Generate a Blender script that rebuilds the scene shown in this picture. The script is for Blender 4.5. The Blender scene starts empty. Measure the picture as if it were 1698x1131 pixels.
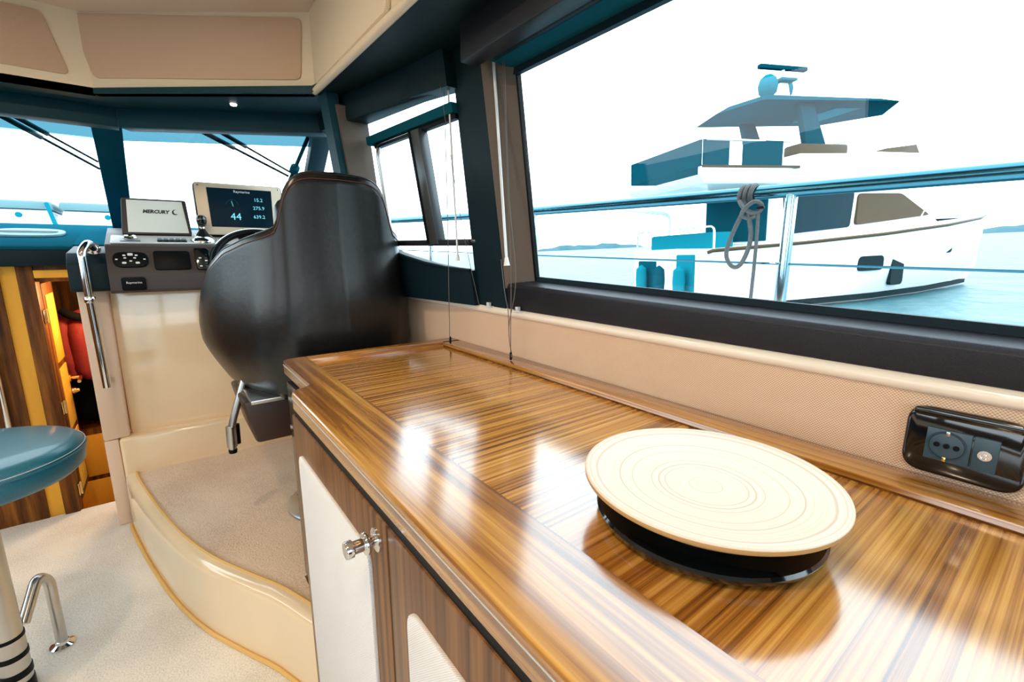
import bpy, bmesh, math, random
from mathutils import Vector as V, Matrix, Euler
random.seed(7)
SC = bpy.context.scene
COL = SC.collection
PI = math.pi

# ------------------------------------------------------------------ camera
CAM = V((0, 0, 1.25))                       # eye 1.25 m above the saloon carpet; +Y = bow, +X = starboard
F_PX, PITCH, YAW = 755.0, math.atan(148 / 755.0), math.radians(37.5)
FW = V((math.sin(YAW) * math.cos(PITCH), math.cos(YAW) * math.cos(PITCH), -math.sin(PITCH)))
cd = bpy.data.cameras.new('camera'); cam = bpy.data.objects.new('camera', cd); COL.objects.link(cam)
cd.sensor_width = 36.0; cd.lens = F_PX / 1698 * 36.0; cd.clip_start = 0.02; cd.clip_end = 5000
cam.location = CAM; cam.rotation_euler = FW.to_track_quat('-Z', 'Y').to_euler()
SC.camera = cam
# ------------------------------------------------------------------ sky and exposure
w = bpy.data.worlds.new('overcast_sky'); SC.world = w; w.use_nodes = True
bg = w.node_tree.nodes['Background']; bg.inputs['Color'].default_value = (0.80, 0.93, 1.0, 1); bg.inputs['Strength'].default_value = 4.6
SC.view_settings.view_transform = 'Standard'; SC.view_settings.look = 'None'
SC.view_settings.exposure = 0.1; SC.view_settings.gamma = 1.0
SC.view_settings.use_curve_mapping = False
SC.cycles.use_denoising = True
SC.cycles.max_bounces = 10; SC.cycles.diffuse_bounces = 6; SC.cycles.glossy_bounces = 5
SC.cycles.transparent_max_bounces = 24; SC.cycles.caustics_reflective = False; SC.cycles.caustics_refractive = False
SC.cycles.sample_clamp_indirect = 6.0

# ------------------------------------------------------------------ survey helpers: sight line through a photo point met with a known plane
RT = V((math.cos(YAW), -math.sin(YAW), 0)); UP = RT.cross(FW)
def ray(px, py): return RT * (px - 849) + UP * (565.5 - py) + FW * F_PX
def AX(px, py, x): r = ray(px, py); return CAM + r * (x / r.x)
def AY(px, py, y): r = ray(px, py); return CAM + r * (y / r.y)
def AZ(px, py, z): r = ray(px, py); return CAM + r * ((z - CAM.z) / r.z)
def AP(px, py, p0, n): r = ray(px, py); return CAM + r * (n.dot(p0 - CAM) / n.dot(r))
# ------------------------------------------------------------------ materials
def mat(name, col, rough=0.5, metal=0.0, coat=0.0, spec=0.5, emit=None, es=0.0, sheen=0.0):
    m = bpy.data.materials.new(name); m.use_nodes = True
    b = m.node_tree.nodes['Principled BSDF']
    b.inputs['Base Color'].default_value = (*col, 1); b.inputs['Roughness'].default_value = rough
    b.inputs['Metallic'].default_value = metal; b.inputs['Coat Weight'].default_value = coat
    b.inputs['Coat Roughness'].default_value = 0.06; b.inputs['Specular IOR Level'].default_value = spec
    b.inputs['Sheen Weight'].default_value = sheen
    if emit: b.inputs['Emission Color'].default_value = (*emit, 1); b.inputs['Emission Strength'].default_value = es
    return m
def nd(m, t, **kw):
    n = m.node_tree.nodes.new(t)
    for k, v in kw.items():
        if hasattr(n, k): setattr(n, k, v)
        else: n.inputs[k].default_value = v
    return n
def lk(m, a, b): m.node_tree.links.new(a, b)
def coords(m, scale):
    tc = nd(m, 'ShaderNodeTexCoord'); mp = nd(m, 'ShaderNodeMapping'); mp.inputs['Scale'].default_value = scale
    lk(m, tc.outputs['Object'], mp.inputs['Vector']); return mp.outputs['Vector']
def ramp(m, fac, stops):
    r = nd(m, 'ShaderNodeValToRGB'); e = r.color_ramp.elements
    while len(e) < len(stops): e.new(0.5)
    for el, (p, c) in zip(e, stops): el.position = p; el.color = (*c, 1)
    lk(m, fac, r.inputs['Fac']); return r.outputs['Color']
def bump(m, fac, strength, dist):
    b = nd(m, 'ShaderNodeBump'); b.inputs['Strength'].default_value = strength; b.inputs['Distance'].default_value = dist
    lk(m, fac, b.inputs['Height']); lk(m, b.outputs['Normal'], m.node_tree.nodes['Principled BSDF'].inputs['Normal'])
def wood(name, scale, stops, rough=0.3, coat=0.5, wavy=0.0, spec=0.5):
    m = mat(name, (0.3, 0.15, 0.05), rough, coat=coat, spec=spec)
    v = coords(m, scale)
    n1 = nd(m, 'ShaderNodeTexNoise'); n1.inputs['Scale'].default_value = 1.0; n1.inputs['Detail'].default_value = 5.0
    n1.inputs['Roughness'].default_value = 0.62; n1.inputs['Distortion'].default_value = wavy
    lk(m, v, n1.inputs['Vector'])
    c = ramp(m, n1.outputs['Fac'], stops)
    lk(m, c, m.node_tree.nodes['Principled BSDF'].inputs['Base Color'])
    m.node_tree.nodes['Principled BSDF'].inputs['Coat IOR'].default_value = 1.85; m.node_tree.nodes['Principled BSDF'].inputs['Coat Roughness'].default_value = 0.14
    bump(m, n1.outputs['Fac'], 0.06, 0.001)
    return m
TEAK = [(0.34, (0.075, 0.026, 0.006)), (0.46, (0.20, 0.078, 0.017)), (0.54, (0.36, 0.165, 0.04)), (0.66, (0.60, 0.31, 0.085))]
TEAKL = [(0.31, (0.09, 0.026, 0.004)), (0.42, (0.29, 0.105, 0.015)), (0.53, (0.51, 0.225, 0.038)), (0.65, (0.70, 0.37, 0.085))]
TEAKR = [(0.34, (0.14, 0.044, 0.007)), (0.46, (0.30, 0.115, 0.017)), (0.55, (0.48, 0.22, 0.036)), (0.66, (0.66, 0.345, 0.075))]
M = {}
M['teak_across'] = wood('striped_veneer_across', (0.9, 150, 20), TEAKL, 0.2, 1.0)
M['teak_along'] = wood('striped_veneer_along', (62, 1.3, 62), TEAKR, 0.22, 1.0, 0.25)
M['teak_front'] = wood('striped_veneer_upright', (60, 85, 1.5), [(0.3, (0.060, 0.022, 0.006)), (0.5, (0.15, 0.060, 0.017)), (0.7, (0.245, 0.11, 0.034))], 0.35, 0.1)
M['mahogany'] = wood('joinery_wood_upright', (30, 30, 2.0), [(0.3, (0.025, 0.007, 0.001)), (0.5, (0.12, 0.038, 0.005)), (0.7, (0.27, 0.10, 0.013))], 0.5, 0.0, spec=0.2)
M['honey'] = wood('lamplit_honey_wood', (12, 12, 1.5), [(0.3, (0.82, 0.40, 0.04)), (0.7, (0.95, 0.50, 0.065))], 0.5, 0.0, spec=0.2)  # warm lamp glow put into the base colour of this wood
def speckled(name, c1, c2, sc, rough, bs, bd, coat=0.0, detail=4.0):
    m = mat(name, c1, rough, coat=coat)
    v = coords(m, (1, 1, 1)); n = nd(m, 'ShaderNodeTexNoise'); n.inputs['Scale'].default_value = sc; n.inputs['Detail'].default_value = detail
    lk(m, v, n.inputs['Vector'])
    lk(m, ramp(m, n.outputs['Fac'], [(0.3, c1), (0.7, c2)]), m.node_tree.nodes['Principled BSDF'].inputs['Base Color'])
    if bs: bump(m, n.outputs['Fac'], bs, bd)
    return m
def carpet(name, c1, c2, stain=None):
    m = mat(name, c1, 0.95, spec=0.1, sheen=0.15)
    v = coords(m, (1, 1, 1)); n = nd(m, 'ShaderNodeTexNoise'); n.inputs['Scale'].default_value = 190; n.inputs['Detail'].default_value = 5
    n2 = nd(m, 'ShaderNodeTexNoise'); n2.inputs['Scale'].default_value = 3.2; n2.inputs['Detail'].default_value = 6
    lk(m, v, n.inputs['Vector']); lk(m, v, n2.inputs['Vector'])
    mx = nd(m, 'ShaderNodeMath', operation='ADD'); lk(m, n.outputs['Fac'], mx.inputs[0])
    ml = nd(m, 'ShaderNodeMath', operation='MULTIPLY'); lk(m, n2.outputs['Fac'], ml.inputs[0]); ml.inputs[1].default_value = 0.8
    lk(m, ml.outputs[0], mx.inputs[1])
    lk(m, ramp(m, mx.outputs[0], [(0.62, c1), (1.05, c2)]), m.node_tree.nodes['Principled BSDF'].inputs['Base Color'])
    bump(m, n.outputs['Fac'], 0.7, 0.004)
    return m
def weave(name, c1, c2, pitch):
    m = mat(name, c1, 0.85, spec=0.2, sheen=0.1)
    f = PI / pitch
    tc = nd(m, 'ShaderNodeTexCoord'); sp = nd(m, 'ShaderNodeSeparateXYZ'); lk(m, tc.outputs['Object'], sp.inputs[0])
    def sinof(src, add=None):
        a = nd(m, 'ShaderNodeMath', operation='MULTIPLY'); lk(m, src, a.inputs[0]); a.inputs[1].default_value = f
        s = nd(m, 'ShaderNodeMath', operation='SINE'); lk(m, a.outputs[0], s.inputs[0]); return s.outputs[0]
    ad = nd(m, 'ShaderNodeMath', operation='ADD'); lk(m, sp.outputs['X'], ad.inputs[0]); lk(m, sp.outputs['Y'], ad.inputs[1])
    p = nd(m, 'ShaderNodeMath', operation='MULTIPLY'); lk(m, sinof(ad.outputs[0]), p.inputs[0]); lk(m, sinof(sp.outputs['Z']), p.inputs[1])
    h = nd(m, 'ShaderNodeMath', operation='MULTIPLY_ADD'); lk(m, p.outputs[0], h.inputs[0]); h.inputs[1].default_value = 0.5; h.inputs[2].default_value = 0.5
    lk(m, ramp(m, h.outputs[0], [(0.15, c2), (0.8, c1)]), m.node_tree.nodes['Principled BSDF'].inputs['Base Color'])
    bump(m, h.outputs[0], 0.5, 0.0012)
    return m
M['carpet_pale'] = carpet('pale_carpet', (0.60, 0.55, 0.48), (0.86, 0.80, 0.71))
M['carpet_tan'] = carpet('tan_carpet', (0.56, 0.40, 0.275), (0.78, 0.60, 0.445))
M['cream'] = mat('cream_gelcoat', (0.84, 0.65, 0.42), 0.16, coat=0.7)
M['cream_matt'] = mat('cream_moulding', (0.90, 0.77, 0.60), 0.4)
M['lip_highlight'] = mat('highlit_lip_moulding', (0.88, 0.80, 0.68), 0.25, coat=0.4)  # whitened so the colour carries the highlight along the lip
M['column'] = mat('tan_moulding', (0.76, 0.57, 0.43), 0.4)
M['gold'] = mat('yellow_piping', (0.72, 0.44, 0.13), 0.45)
M['ceiling'] = mat('ceiling_vinyl', (0.74, 0.60, 0.50), 0.6)
M['panel_fabric'] = weave('ceiling_panel_fabric', (0.76, 0.545, 0.40), (0.72, 0.51, 0.37), 0.0016)
M['weave'] = weave('oatmeal_weave', (0.84, 0.63, 0.46), (0.50, 0.33, 0.22), 0.0021)
M['weave_white'] = weave('white_weave', (0.86, 0.83, 0.81), (0.66, 0.63, 0.61), 0.0017)
M['navy'] = speckled('navy_trim_vinyl', (0.002, 0.012, 0.019), (0.004, 0.017, 0.026), 900, 0.5, 0.25, 0.0006)
M['navy'].node_tree.nodes['Principled BSDF'].inputs['Specular IOR Level'].default_value = 0.2
M['navy_lit'] = speckled('lit_navy_vinyl', (0.005, 0.042, 0.062), (0.008, 0.055, 0.078), 900, 0.5, 0.25, 0.0006)  # brighter copy of the navy trim, window light put into its colour
M['navy_lit'].node_tree.nodes['Principled BSDF'].inputs['Specular IOR Level'].default_value = 0.25
M['black_vinyl'] = speckled('black_sill_vinyl', (0.009, 0.010, 0.015), (0.018, 0.019, 0.027), 700, 0.42, 0.5, 0.0008)
M['black_vinyl'].node_tree.nodes['Principled BSDF'].inputs['Specular IOR Level'].default_value = 0.35
M['taupe'] = speckled('taupe_suede', (0.105, 0.082, 0.066), (0.135, 0.106, 0.086), 500, 0.7, 0.2, 0.0005)
M['leather'] = speckled('black_leather', (0.005, 0.0045, 0.0045), (0.010, 0.009, 0.008), 60, 0.30, 0.14, 0.003, coat=0.05, detail=8)
b_ = M['leather'].node_tree.nodes['Principled BSDF']; b_.inputs['Specular IOR Level'].default_value = 0.42; b_.inputs['Coat Roughness'].default_value = 0.28
M['stool_leather'] = speckled('sky_tinted_leather', (0.006, 0.10, 0.15), (0.010, 0.13, 0.19), 300, 0.38, 0.12, 0.001, coat=0.2)  # sky reflection painted into the blue of the dark leather
M['thread'] = mat('brown_thread', (0.16, 0.06, 0.03), 0.6)
M['pale_thread'] = mat('pale_thread', (0.45, 0.5, 0.52), 0.6)
M['dash_blue'] = speckled('blue_grey_dash', (0.006, 0.075, 0.115), (0.010, 0.095, 0.14), 600, 0.7, 0.2, 0.0006)
M['dash_blue'].node_tree.nodes['Principled BSDF'].inputs['Specular IOR Level'].default_value = 0.0
M['vent_grey'] = mat('pale_blue_plastic', (0.20, 0.36, 0.42), 0.5, spec=0.1)
M['grey'] = mat('warm_grey_fascia', (0.060, 0.051, 0.050), 0.45, spec=0.3)
M['deck_grey'] = mat('pale_grey_fascia_top', (0.42, 0.40, 0.38), 0.35)
M['champagne'] = mat('champagne_bezel', (0.62, 0.50, 0.37), 0.38, metal=0.3)
M['black'] = mat('black_plastic', (0.004, 0.005, 0.006), 0.4, spec=0.1)
M['gloss_black'] = mat('gloss_black', (0.004, 0.006, 0.008), 0.08, coat=0.6)
M['socket_grey'] = mat('blue_grey_plastic', (0.03, 0.07, 0.10), 0.35)
M['rail_steel'] = mat('rail_steel', (0.05, 0.17, 0.23), 0.2, metal=1.0)  # dark teal of reflected surroundings put into the steel colour
M['stanchion_steel'] = mat('stanchion_steel', (0.42, 0.58, 0.63), 0.12, metal=1.0)  # same painted reflection tint as the rail, lighter
M['chrome'] = mat('polished_steel', (0.82, 0.82, 0.82), 0.08, metal=1.0)
M['satin'] = mat('satin_steel', (0.55, 0.53, 0.5), 0.28, metal=1.0)
M['brass'] = mat('brass', (0.85, 0.6, 0.25), 0.18, metal=1.0)
M['alu'] = mat('dark_aluminium', (0.10, 0.11, 0.115), 0.35, metal=0.6)
M['white_plastic'] = mat('white_plastic', (0.85, 0.86, 0.84), 0.3)
M['white'] = mat('white_gelcoat', (0.85, 0.87, 0.88), 0.25, coat=0.3)
M['offwhite'] = mat('offwhite_gelcoat', (0.80, 0.84, 0.86), 0.35)
M['grey_print'] = mat('grey_print', (0.03, 0.03, 0.03), 0.6)
M['white_print'] = mat('white_print', (0.85, 0.85, 0.85), 0.6)
M['screen_grey'] = mat('grey_lcd', (0.55, 0.58, 0.54), 0.25, emit=(0.62, 0.66, 0.60), es=0.32)
M['screen_dark'] = mat('dark_lcd', (0.002, 0.008, 0.014), 0.12, spec=0.25, emit=(0.006, 0.03, 0.05), es=0.25)
M['screen_cyan'] = mat('lit_digits', (0.1, 0.5, 0.6), 0.4, emit=(0.25, 0.8, 0.9), es=0.55)
M['brown_leather'] = mat('dark_brown_leather', (0.035, 0.012, 0.006), 0.4)
M['red'] = speckled('red_cloth', (0.15, 0.003, 0.003), (0.20, 0.006, 0.005), 30, 0.75, 0.3, 0.01)
M['black_cloth'] = mat('black_cloth', (0.004, 0.0035, 0.004), 0.9, spec=0.1)
M['rope'] = speckled('grey_braided_rope', (0.07, 0.075, 0.075), (0.16, 0.165, 0.165), 500, 0.8, 0.6, 0.001)
M['cord'] = mat('grey_cord', (0.13, 0.12, 0.11), 0.7)
M['wand'] = mat('clear_wand', (0.75, 0.80, 0.82), 0.12, coat=0.5)
M['dark_hull_glass'] = mat('dark_blue_glass', (0.003, 0.025, 0.036), 0.2, spec=0.06)
M['bronze_glass'] = mat('bronze_glass', (0.075, 0.05, 0.028), 0.3, spec=0.06)
M['yacht_teal'] = mat('teal_canvas_and_shade', (0.002, 0.052, 0.074), 0.7, spec=0.0)  # dark cloth; also carries the yacht's cyan shade as painted colour
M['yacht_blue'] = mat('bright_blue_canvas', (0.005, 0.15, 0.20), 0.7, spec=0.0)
M['yacht_dark'] = mat('dark_antifouling', (0.008, 0.022, 0.026), 0.6, spec=0.05)
M['teak_deck'] = mat('weathered_teak', (0.42, 0.33, 0.24), 0.7)
M['island'] = speckled('hazy_land', (0.025, 0.09, 0.115), (0.04, 0.12, 0.145), 0.05, 1.0, 0, 0)
# bamboo platter: turned rings
def bamboo():
    m = mat('pale_bamboo_coil', (0.8, 0.68, 0.5), 0.45)
    tc = nd(m, 'ShaderNodeTexCoord'); mp = nd(m, 'ShaderNodeMapping'); mp.inputs['Location'].default_value = (-0.482, -0.253, 0)
    lk(m, tc.outputs['Object'], mp.inputs['Vector'])
    n0 = nd(m, 'ShaderNodeTexNoise'); n0.inputs['Scale'].default_value = 9; lk(m, mp.outputs[0], n0.inputs['Vector'])
    mu = nd(m, 'ShaderNodeVectorMath', operation='MULTIPLY'); mu.inputs[1].default_value = (1, 1, 0); lk(m, mp.outputs[0], mu.inputs[0])
    ln = nd(m, 'ShaderNodeVectorMath', operation='LENGTH'); lk(m, mu.outputs[0], ln.inputs[0])
    ad = nd(m, 'ShaderNodeMath', operation='MULTIPLY_ADD'); lk(m, n0.outputs['Fac'], ad.inputs[0]); ad.inputs[1].default_value = 0.006; lk(m, ln.outputs['Value'], ad.inputs[2])
    n1 = nd(m, 'ShaderNodeTexNoise', noise_dimensions='1D'); n1.inputs['Scale'].default_value = 260; n1.inputs['Detail'].default_value = 4
    lk(m, ad.outputs[0], n1.inputs['W'])
    lk(m, ramp(m, n1.outputs['Fac'], [(0.25, (0.54, 0.40, 0.27)), (0.38, (0.70, 0.575, 0.44)), (0.6, (0.77, 0.66, 0.535))]), m.node_tree.nodes['Principled BSDF'].inputs['Base Color'])
    bump(m, n1.outputs['Fac'], 0.15, 0.001)
    return m
M['bamboo'] = bamboo()
M['bamboo_edge'] = mat('bamboo_edge', (0.52, 0.32, 0.13), 0.5)
def glass(name, tint, rough=0.0, ior=1.45):
    m = bpy.data.materials.new(name); m.use_nodes = True; nt = m.node_tree; nt.nodes.clear()
    o = nt.nodes.new('ShaderNodeOutputMaterial'); t = nt.nodes.new('ShaderNodeBsdfTransparent'); g = nt.nodes.new('ShaderNodeBsdfGlossy')
    mx = nt.nodes.new('ShaderNodeMixShader'); lw = nt.nodes.new('ShaderNodeLayerWeight'); lw.inputs['Blend'].default_value = 0.5
    pw = nt.nodes.new('ShaderNodeMath'); pw.operation = 'POWER'; pw.inputs[1].default_value = 5.0; nt.links.new(lw.outputs['Facing'], pw.inputs[0])
    fr = nt.nodes.new('ShaderNodeMath'); fr.operation = 'MULTIPLY_ADD'; fr.inputs[1].default_value = 0.55; fr.inputs[2].default_value = 0.02; nt.links.new(pw.outputs[0], fr.inputs[0])
    t.inputs['Color'].default_value = (*tint, 1); g.inputs['Roughness'].default_value = rough
    nt.links.new(fr.outputs[0], mx.inputs[0]); nt.links.new(t.outputs[0], mx.inputs[1]); nt.links.new(g.outputs[0], mx.inputs[2]); nt.links.new(mx.outputs[0], o.inputs[0])
    return m
M['glass'] = glass('clear_window_glass', (0.96, 0.99, 1.0))
M['glass_band'] = glass('blue_sun_band_glass', (0.20, 0.34, 0.39))
def water():
    m = mat('pale_sea', (0.03, 0.12, 0.14), 0.4, spec=0.12)
    v = coords(m, (1.0, 1.0, 1.0)); n = nd(m, 'ShaderNodeTexNoise'); n.inputs['Scale'].default_value = 0.55; n.inputs['Detail'].default_value = 5
    lk(m, v, n.inputs['Vector']); bump(m, n.outputs['Fac'], 0.6, 0.6)
    lk(m, ramp(m, n.outputs['Fac'], [(0.35, (0.035, 0.125, 0.15)), (0.65, (0.07, 0.17, 0.19))]), m.node_tree.nodes['Principled BSDF'].inputs['Base Color'])
    return m
M['sea'] = water()

# ------------------------------------------------------------------ mesh helpers
def box(lo, hi, bev=0.0, seg=2):
    bm = bmesh.new(); bmesh.ops.create_cube(bm, size=1.0)
    for v in bm.verts: v.co = V([lo[i] + (v.co[i] + 0.5) * (hi[i] - lo[i]) for i in range(3)])
    if bev: bmesh.ops.bevel(bm, geom=list(bm.edges), offset=bev, segments=seg, affect='EDGES', profile=0.5)
    return bm
def join(*bms):
    out = bms[0]
    for b in bms[1:]:
        me = bpy.data.meshes.new('join'); b.to_mesh(me); out.from_mesh(me); b.free(); bpy.data.meshes.remove(me)
    return out
def hexa(b, t, bev=0.0):
    """solid between bottom loop b and top loop t (same count)"""
    bm = bmesh.new(); n = len(b)
    vb = [bm.verts.new(p) for p in b]; vt = [bm.verts.new(p) for p in t]
    bm.faces.new(vb[::-1]); bm.faces.new(vt)
    for i in range(n): j = (i + 1) % n; bm.faces.new((vb[i], vb[j], vt[j], vt[i]))
    bmesh.ops.recalc_face_normals(bm, faces=list(bm.faces))
    if bev: bmesh.ops.bevel(bm, geom=list(bm.edges), offset=bev, segments=2, affect='EDGES', profile=0.5)
    return bm
def prism(pts, ext, bev=0.0):
    e = V(ext); return hexa([V(p) for p in pts], [V(p) + e for p in pts], bev)
def rounded(pts, r, seg=5):
    pts = [V(p) for p in pts]; out = []; n = len(pts)
    for i in range(n):
        p, a, b = pts[i], pts[i - 1], pts[(i + 1) % n]
        da, db = (a - p), (b - p); ra = min(r if not isinstance(r, (list, tuple)) else r[i], da.length * 0.48, db.length * 0.48)
        s, e = p + da.normalized() * ra, p + db.normalized() * ra
        for k in range(seg + 1):
            t = k / seg; out.append(s * (1 - t) ** 2 + p * 2 * t * (1 - t) + e * t * t)
    return out
def rpoly(pts, r, ext, bev=0.0, seg=5): return prism(rounded(pts, r, seg), ext, bev)
def tube(pts, r, n=10, closed=False):
    pts = [V(p) for p in pts]; bm = bmesh.new(); rings = []; N = len(pts)
    rr = r if isinstance(r, (list, tuple)) else [r] * N
    up = None
    for i, p in enumerate(pts):
        if closed: d = pts[(i + 1) % N] - pts[i - 1]
        else: d = pts[min(i + 1, N - 1)] - pts[max(i - 1, 0)]
        d.normalize()
        if up is None: up = d.orthogonal().normalized()
        else:
            up = up - d * up.dot(d)
            up = up.normalized() if up.length > 1e-6 else d.orthogonal().normalized()
        s = d.cross(up)
        rings.append([bm.verts.new(p + (up * math.cos(2 * PI * k / n) + s * math.sin(2 * PI * k / n)) * rr[i]) for k in range(n)])
    for i in range(N if closed else N - 1):
        a, b = rings[i], rings[(i + 1) % N]
        for k in range(n): bm.faces.new((a[k], a[(k + 1) % n], b[(k + 1) % n], b[k]))
    if not closed: bm.faces.new(rings[0][::-1]); bm.faces.new(rings[-1])
    bmesh.ops.recalc_face_normals(bm, faces=list(bm.faces)); return bm
def smoothpath(pts, seg=8, closed=False):
    pts = [V(p) for p in pts]; out = []; n = len(pts)
    for i in range(n if closed else n - 1):
        if closed: p0, p1, p2, p3 = pts[i - 1], pts[i], pts[(i + 1) % n], pts[(i + 2) % n]
        else: p0, p1, p2, p3 = pts[max(i - 1, 0)], pts[i], pts[i + 1], pts[min(i + 2, n - 1)]
        for k in range(seg):
            t = k / seg
            out.append(0.5 * (2 * p1 + (p2 - p0) * t + (2 * p0 - 5 * p1 + 4 * p2 - p3) * t * t + (3 * p1 - p0 - 3 * p2 + p3) * t ** 3))
    if not closed: out.append(pts[-1])
    return out
def bent(pts, r, rad, seg=6, n=12):
    """tube with rounded bends"""
    pts = [V(p) for p in pts]; out = [pts[0]]
    for i in range(1, len(pts) - 1):
        p = pts[i]; da, db = pts[i - 1] - p, pts[i + 1] - p; q = min(rad, da.length * .45, db.length * .45)
        s, e = p + da.normalized() * q, p + db.normalized() * q
        for k in range(seg + 1): t = k / seg; out.append(s * (1 - t) ** 2 + p * 2 * t * (1 - t) + e * t * t)
    out.append(pts[-1]); return tube(out, r, n)
def lathe(prof, c=(0, 0, 0), n=40, axis=(0, 0, 1), cap=True):
    bm = bmesh.new(); q = V(axis).to_track_quat('Z', 'Y'); c = V(c); rings = []
    for r, z in prof:
        if r < 1e-6: rings.append([bm.verts.new(c + q @ V((0, 0, z)))])
        else: rings.append([bm.verts.new(c + q @ V((r * math.cos(2 * PI * k / n), r * math.sin(2 * PI * k / n), z))) for k in range(n)])
    for a, b in zip(rings, rings[1:]):
        for k in range(n):
            j = (k + 1) % n
            if len(a) == 1 and len(b) == 1: continue
            if len(a) == 1: bm.faces.new((a[0], b[k], b[j]))
            elif len(b) == 1: bm.faces.new((a[k], a[j], b[0]))
            else: bm.faces.new((a[k], a[j], b[j], b[k]))
    if cap and len(rings[0]) > 1: bm.faces.new(rings[0][::-1])
    if cap and len(rings[-1]) > 1: bm.faces.new(rings[-1])
    bmesh.ops.recalc_face_normals(bm, faces=list(bm.faces)); return bm
def grid(rows, closed_u=False):
    bm = bmesh.new(); vs = [[bm.verts.new(p) for p in r] for r in rows]
    for a, b in zip(vs, vs[1:]):
        n = len(a)
        for k in range(n if closed_u else n - 1): bm.faces.new((a[k], a[(k + 1) % n], b[(k + 1) % n], b[k]))
    return bm
BASE = {}
def obj(name, bm, m, parent=None, ang=38, local=False):
    me = bpy.data.meshes.new(name)
    if isinstance(bm, bmesh.types.BMesh): bm.to_mesh(me); bm.free()
    else: me = bm
    me.materials.clear(); me.materials.append(M[m] if isinstance(m, str) else m)
    if ang:
        for p in me.polygons: p.use_smooth = True
        me.set_sharp_from_angle(angle=math.radians(ang))
    o = bpy.data.objects.new(name, me); COL.objects.link(o)
    if parent:
        o.parent = parent
        if not local and parent.type == 'EMPTY': o.location = -parent.location
    return o
def tag(o, label, cat, group=None):
    o['label'] = label; o['category'] = cat
    if group: o['group'] = group
    return o
def thing(name, loc, label, cat, group=None):
    o = bpy.data.objects.new(name, None); o.empty_display_size = 0.1; COL.objects.link(o); o.location = loc
    return tag(o, label, cat, group)
def struct(name, bm, m, label, parent=None, ang=38):
    o = obj(name, bm, m, parent, ang)
    if not parent: o['kind'] = 'structure'; o['label'] = label
    return o
def subsurf(o, lv=1):
    s = o.modifiers.new('subsurf', 'SUBSURF'); s.levels = lv; s.render_levels = lv
def lettering(name, body, size, m, parent, origin, right, up, off=0.0006, align='CENTER', shear=0.0, depth=0.0003, local=False, bold=0.0):
    c = bpy.data.curves.new('lettering', 'FONT'); c.body = body; c.size = size; c.align_x = align; c.align_y = 'CENTER'; c.extrude = depth; c.shear = shear; c.resolution_u = 2; c.offset = bold
    t = bpy.data.objects.new('lettering', c); COL.objects.link(t)
    bpy.context.view_layer.update()
    me = bpy.data.meshes.new_from_object(t.evaluated_get(bpy.context.evaluated_depsgraph_get()))
    bpy.data.objects.remove(t); bpy.data.curves.remove(c)
    r = V(right).normalized(); u = V(up); u = (u - r * u.dot(r)).normalized(); n = r.cross(u)
    for v in me.vertices: v.co = V(origin) + r * v.co.x + u * v.co.y + n * (v.co.z + off)
    return obj(name, me, m, parent, ang=None, local=local)
XC = -0.72                                    # centreline of the boat
def mir(p): return V((2 * XC - p[0], p[1], p[2]))

# ================================================================== SETTING
# saloon floor
struct('floor', box((-2.3, -1.7, -0.06), (0.86, 2.92, 0.0)), 'carpet_pale', 'pale beige carpet over the saloon floor')
# raised helm platform with rounded edge
NOSE = smoothpath([(x, y, 0) for x, y in ((-0.232, 2.60), (-0.226, 2.54), (-0.205, 2.42), (-0.155, 2.17), (-0.085, 1.888), (-0.008, 1.669), (0.088, 1.48), (0.151, 1.363), (0.205, 1.225), (0.228, 1.165), (0.246, 1.115))], 5)
def offset(path, d):
    out = []
    for i, p in enumerate(path):
        t = (path[min(i + 1, len(path) - 1)] - path[max(i - 1, 0)]).normalized()
        out.append(p + V((-t.y, t.x, 0)) * d)
    return out
def zed(path, z): return [V((p.x, p.y, z)) for p in path]
plat = thing('helm_platform', (0.3, 2.0, 0), 'curved cream step with tan carpet carrying the helm seat', 'platform')
rows = []
for d, z in ((0.0, 0.0), (0.0, 0.225), (0.004, 0.239), (0.012, 0.247), (0.022, 0.25), (0.04, 0.25), (0.04, 0.238)):
    rows.append(zed(offset(NOSE, d), z))
obj('riser', grid(rows), 'cream', plat, 60)
inner = offset(NOSE, 0.04)
o = obj('carpet_insert', prism(zed(inner, 0.2) + [V((0.2525, 1.14, 0.2)), V((0.2525, 1.404, 0.2)), V((0.80, 1.404, 0.2)), V((0.80, 1.45, 0.2)), V((0.763, 2.0, 0.2)), V((0.70, 2.6, 0.2))], (0, 0, 0.046)), 'carpet_tan', plat)
obj('edge_piping', tube(zed(offset(NOSE, 0.043), 0.249), 0.0055, 8), 'gold', plat)
obj('base_piping', tube(zed(offset(NOSE, -0.006), 0.006), 0.007, 8), 'gold', plat)

# starboard side lining below the windows
LIN = [(-1.7, 0.803), (1.45, 0.803), (2.0, 0.765), (2.66, 0.70)]
def lining(off0, off1, z0, z1):
    return hexa([V((x + off0, y, z0)) for y, x in LIN] + [V((x + off1, y, z0)) for y, x in LIN[::-1]],
                [V((x + off0, y, z1)) for y, x in LIN] + [V((x + off1, y, z1)) for y, x in LIN[::-1]])
ws = struct('wall_starboard', lining(0, 0.06, 0.0, 1.083), 'weave', 'oatmeal woven lining below the starboard windows')
struct('top_lip', tube([V((x + 0.002, y, 1.074)) for y, x in LIN], 0.0125, 14), 'lip_highlight', '', ws)
# hull topsides outside the lining
struct('hull_side', box((0.88, -1.8, -0.6), (0.93, 3.3, 1.06)), 'white', 'white hull side outside the lining')

# window plane data
G_BF, G_TF = V((0.85, 0.992, 1.173)), V((0.78, 0.996, 1.70))      # forward corners of main pane
G_BA, G_TA = V((0.85, -1.3, 1.118)), V((0.78, -1.3, 1.70))
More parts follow.
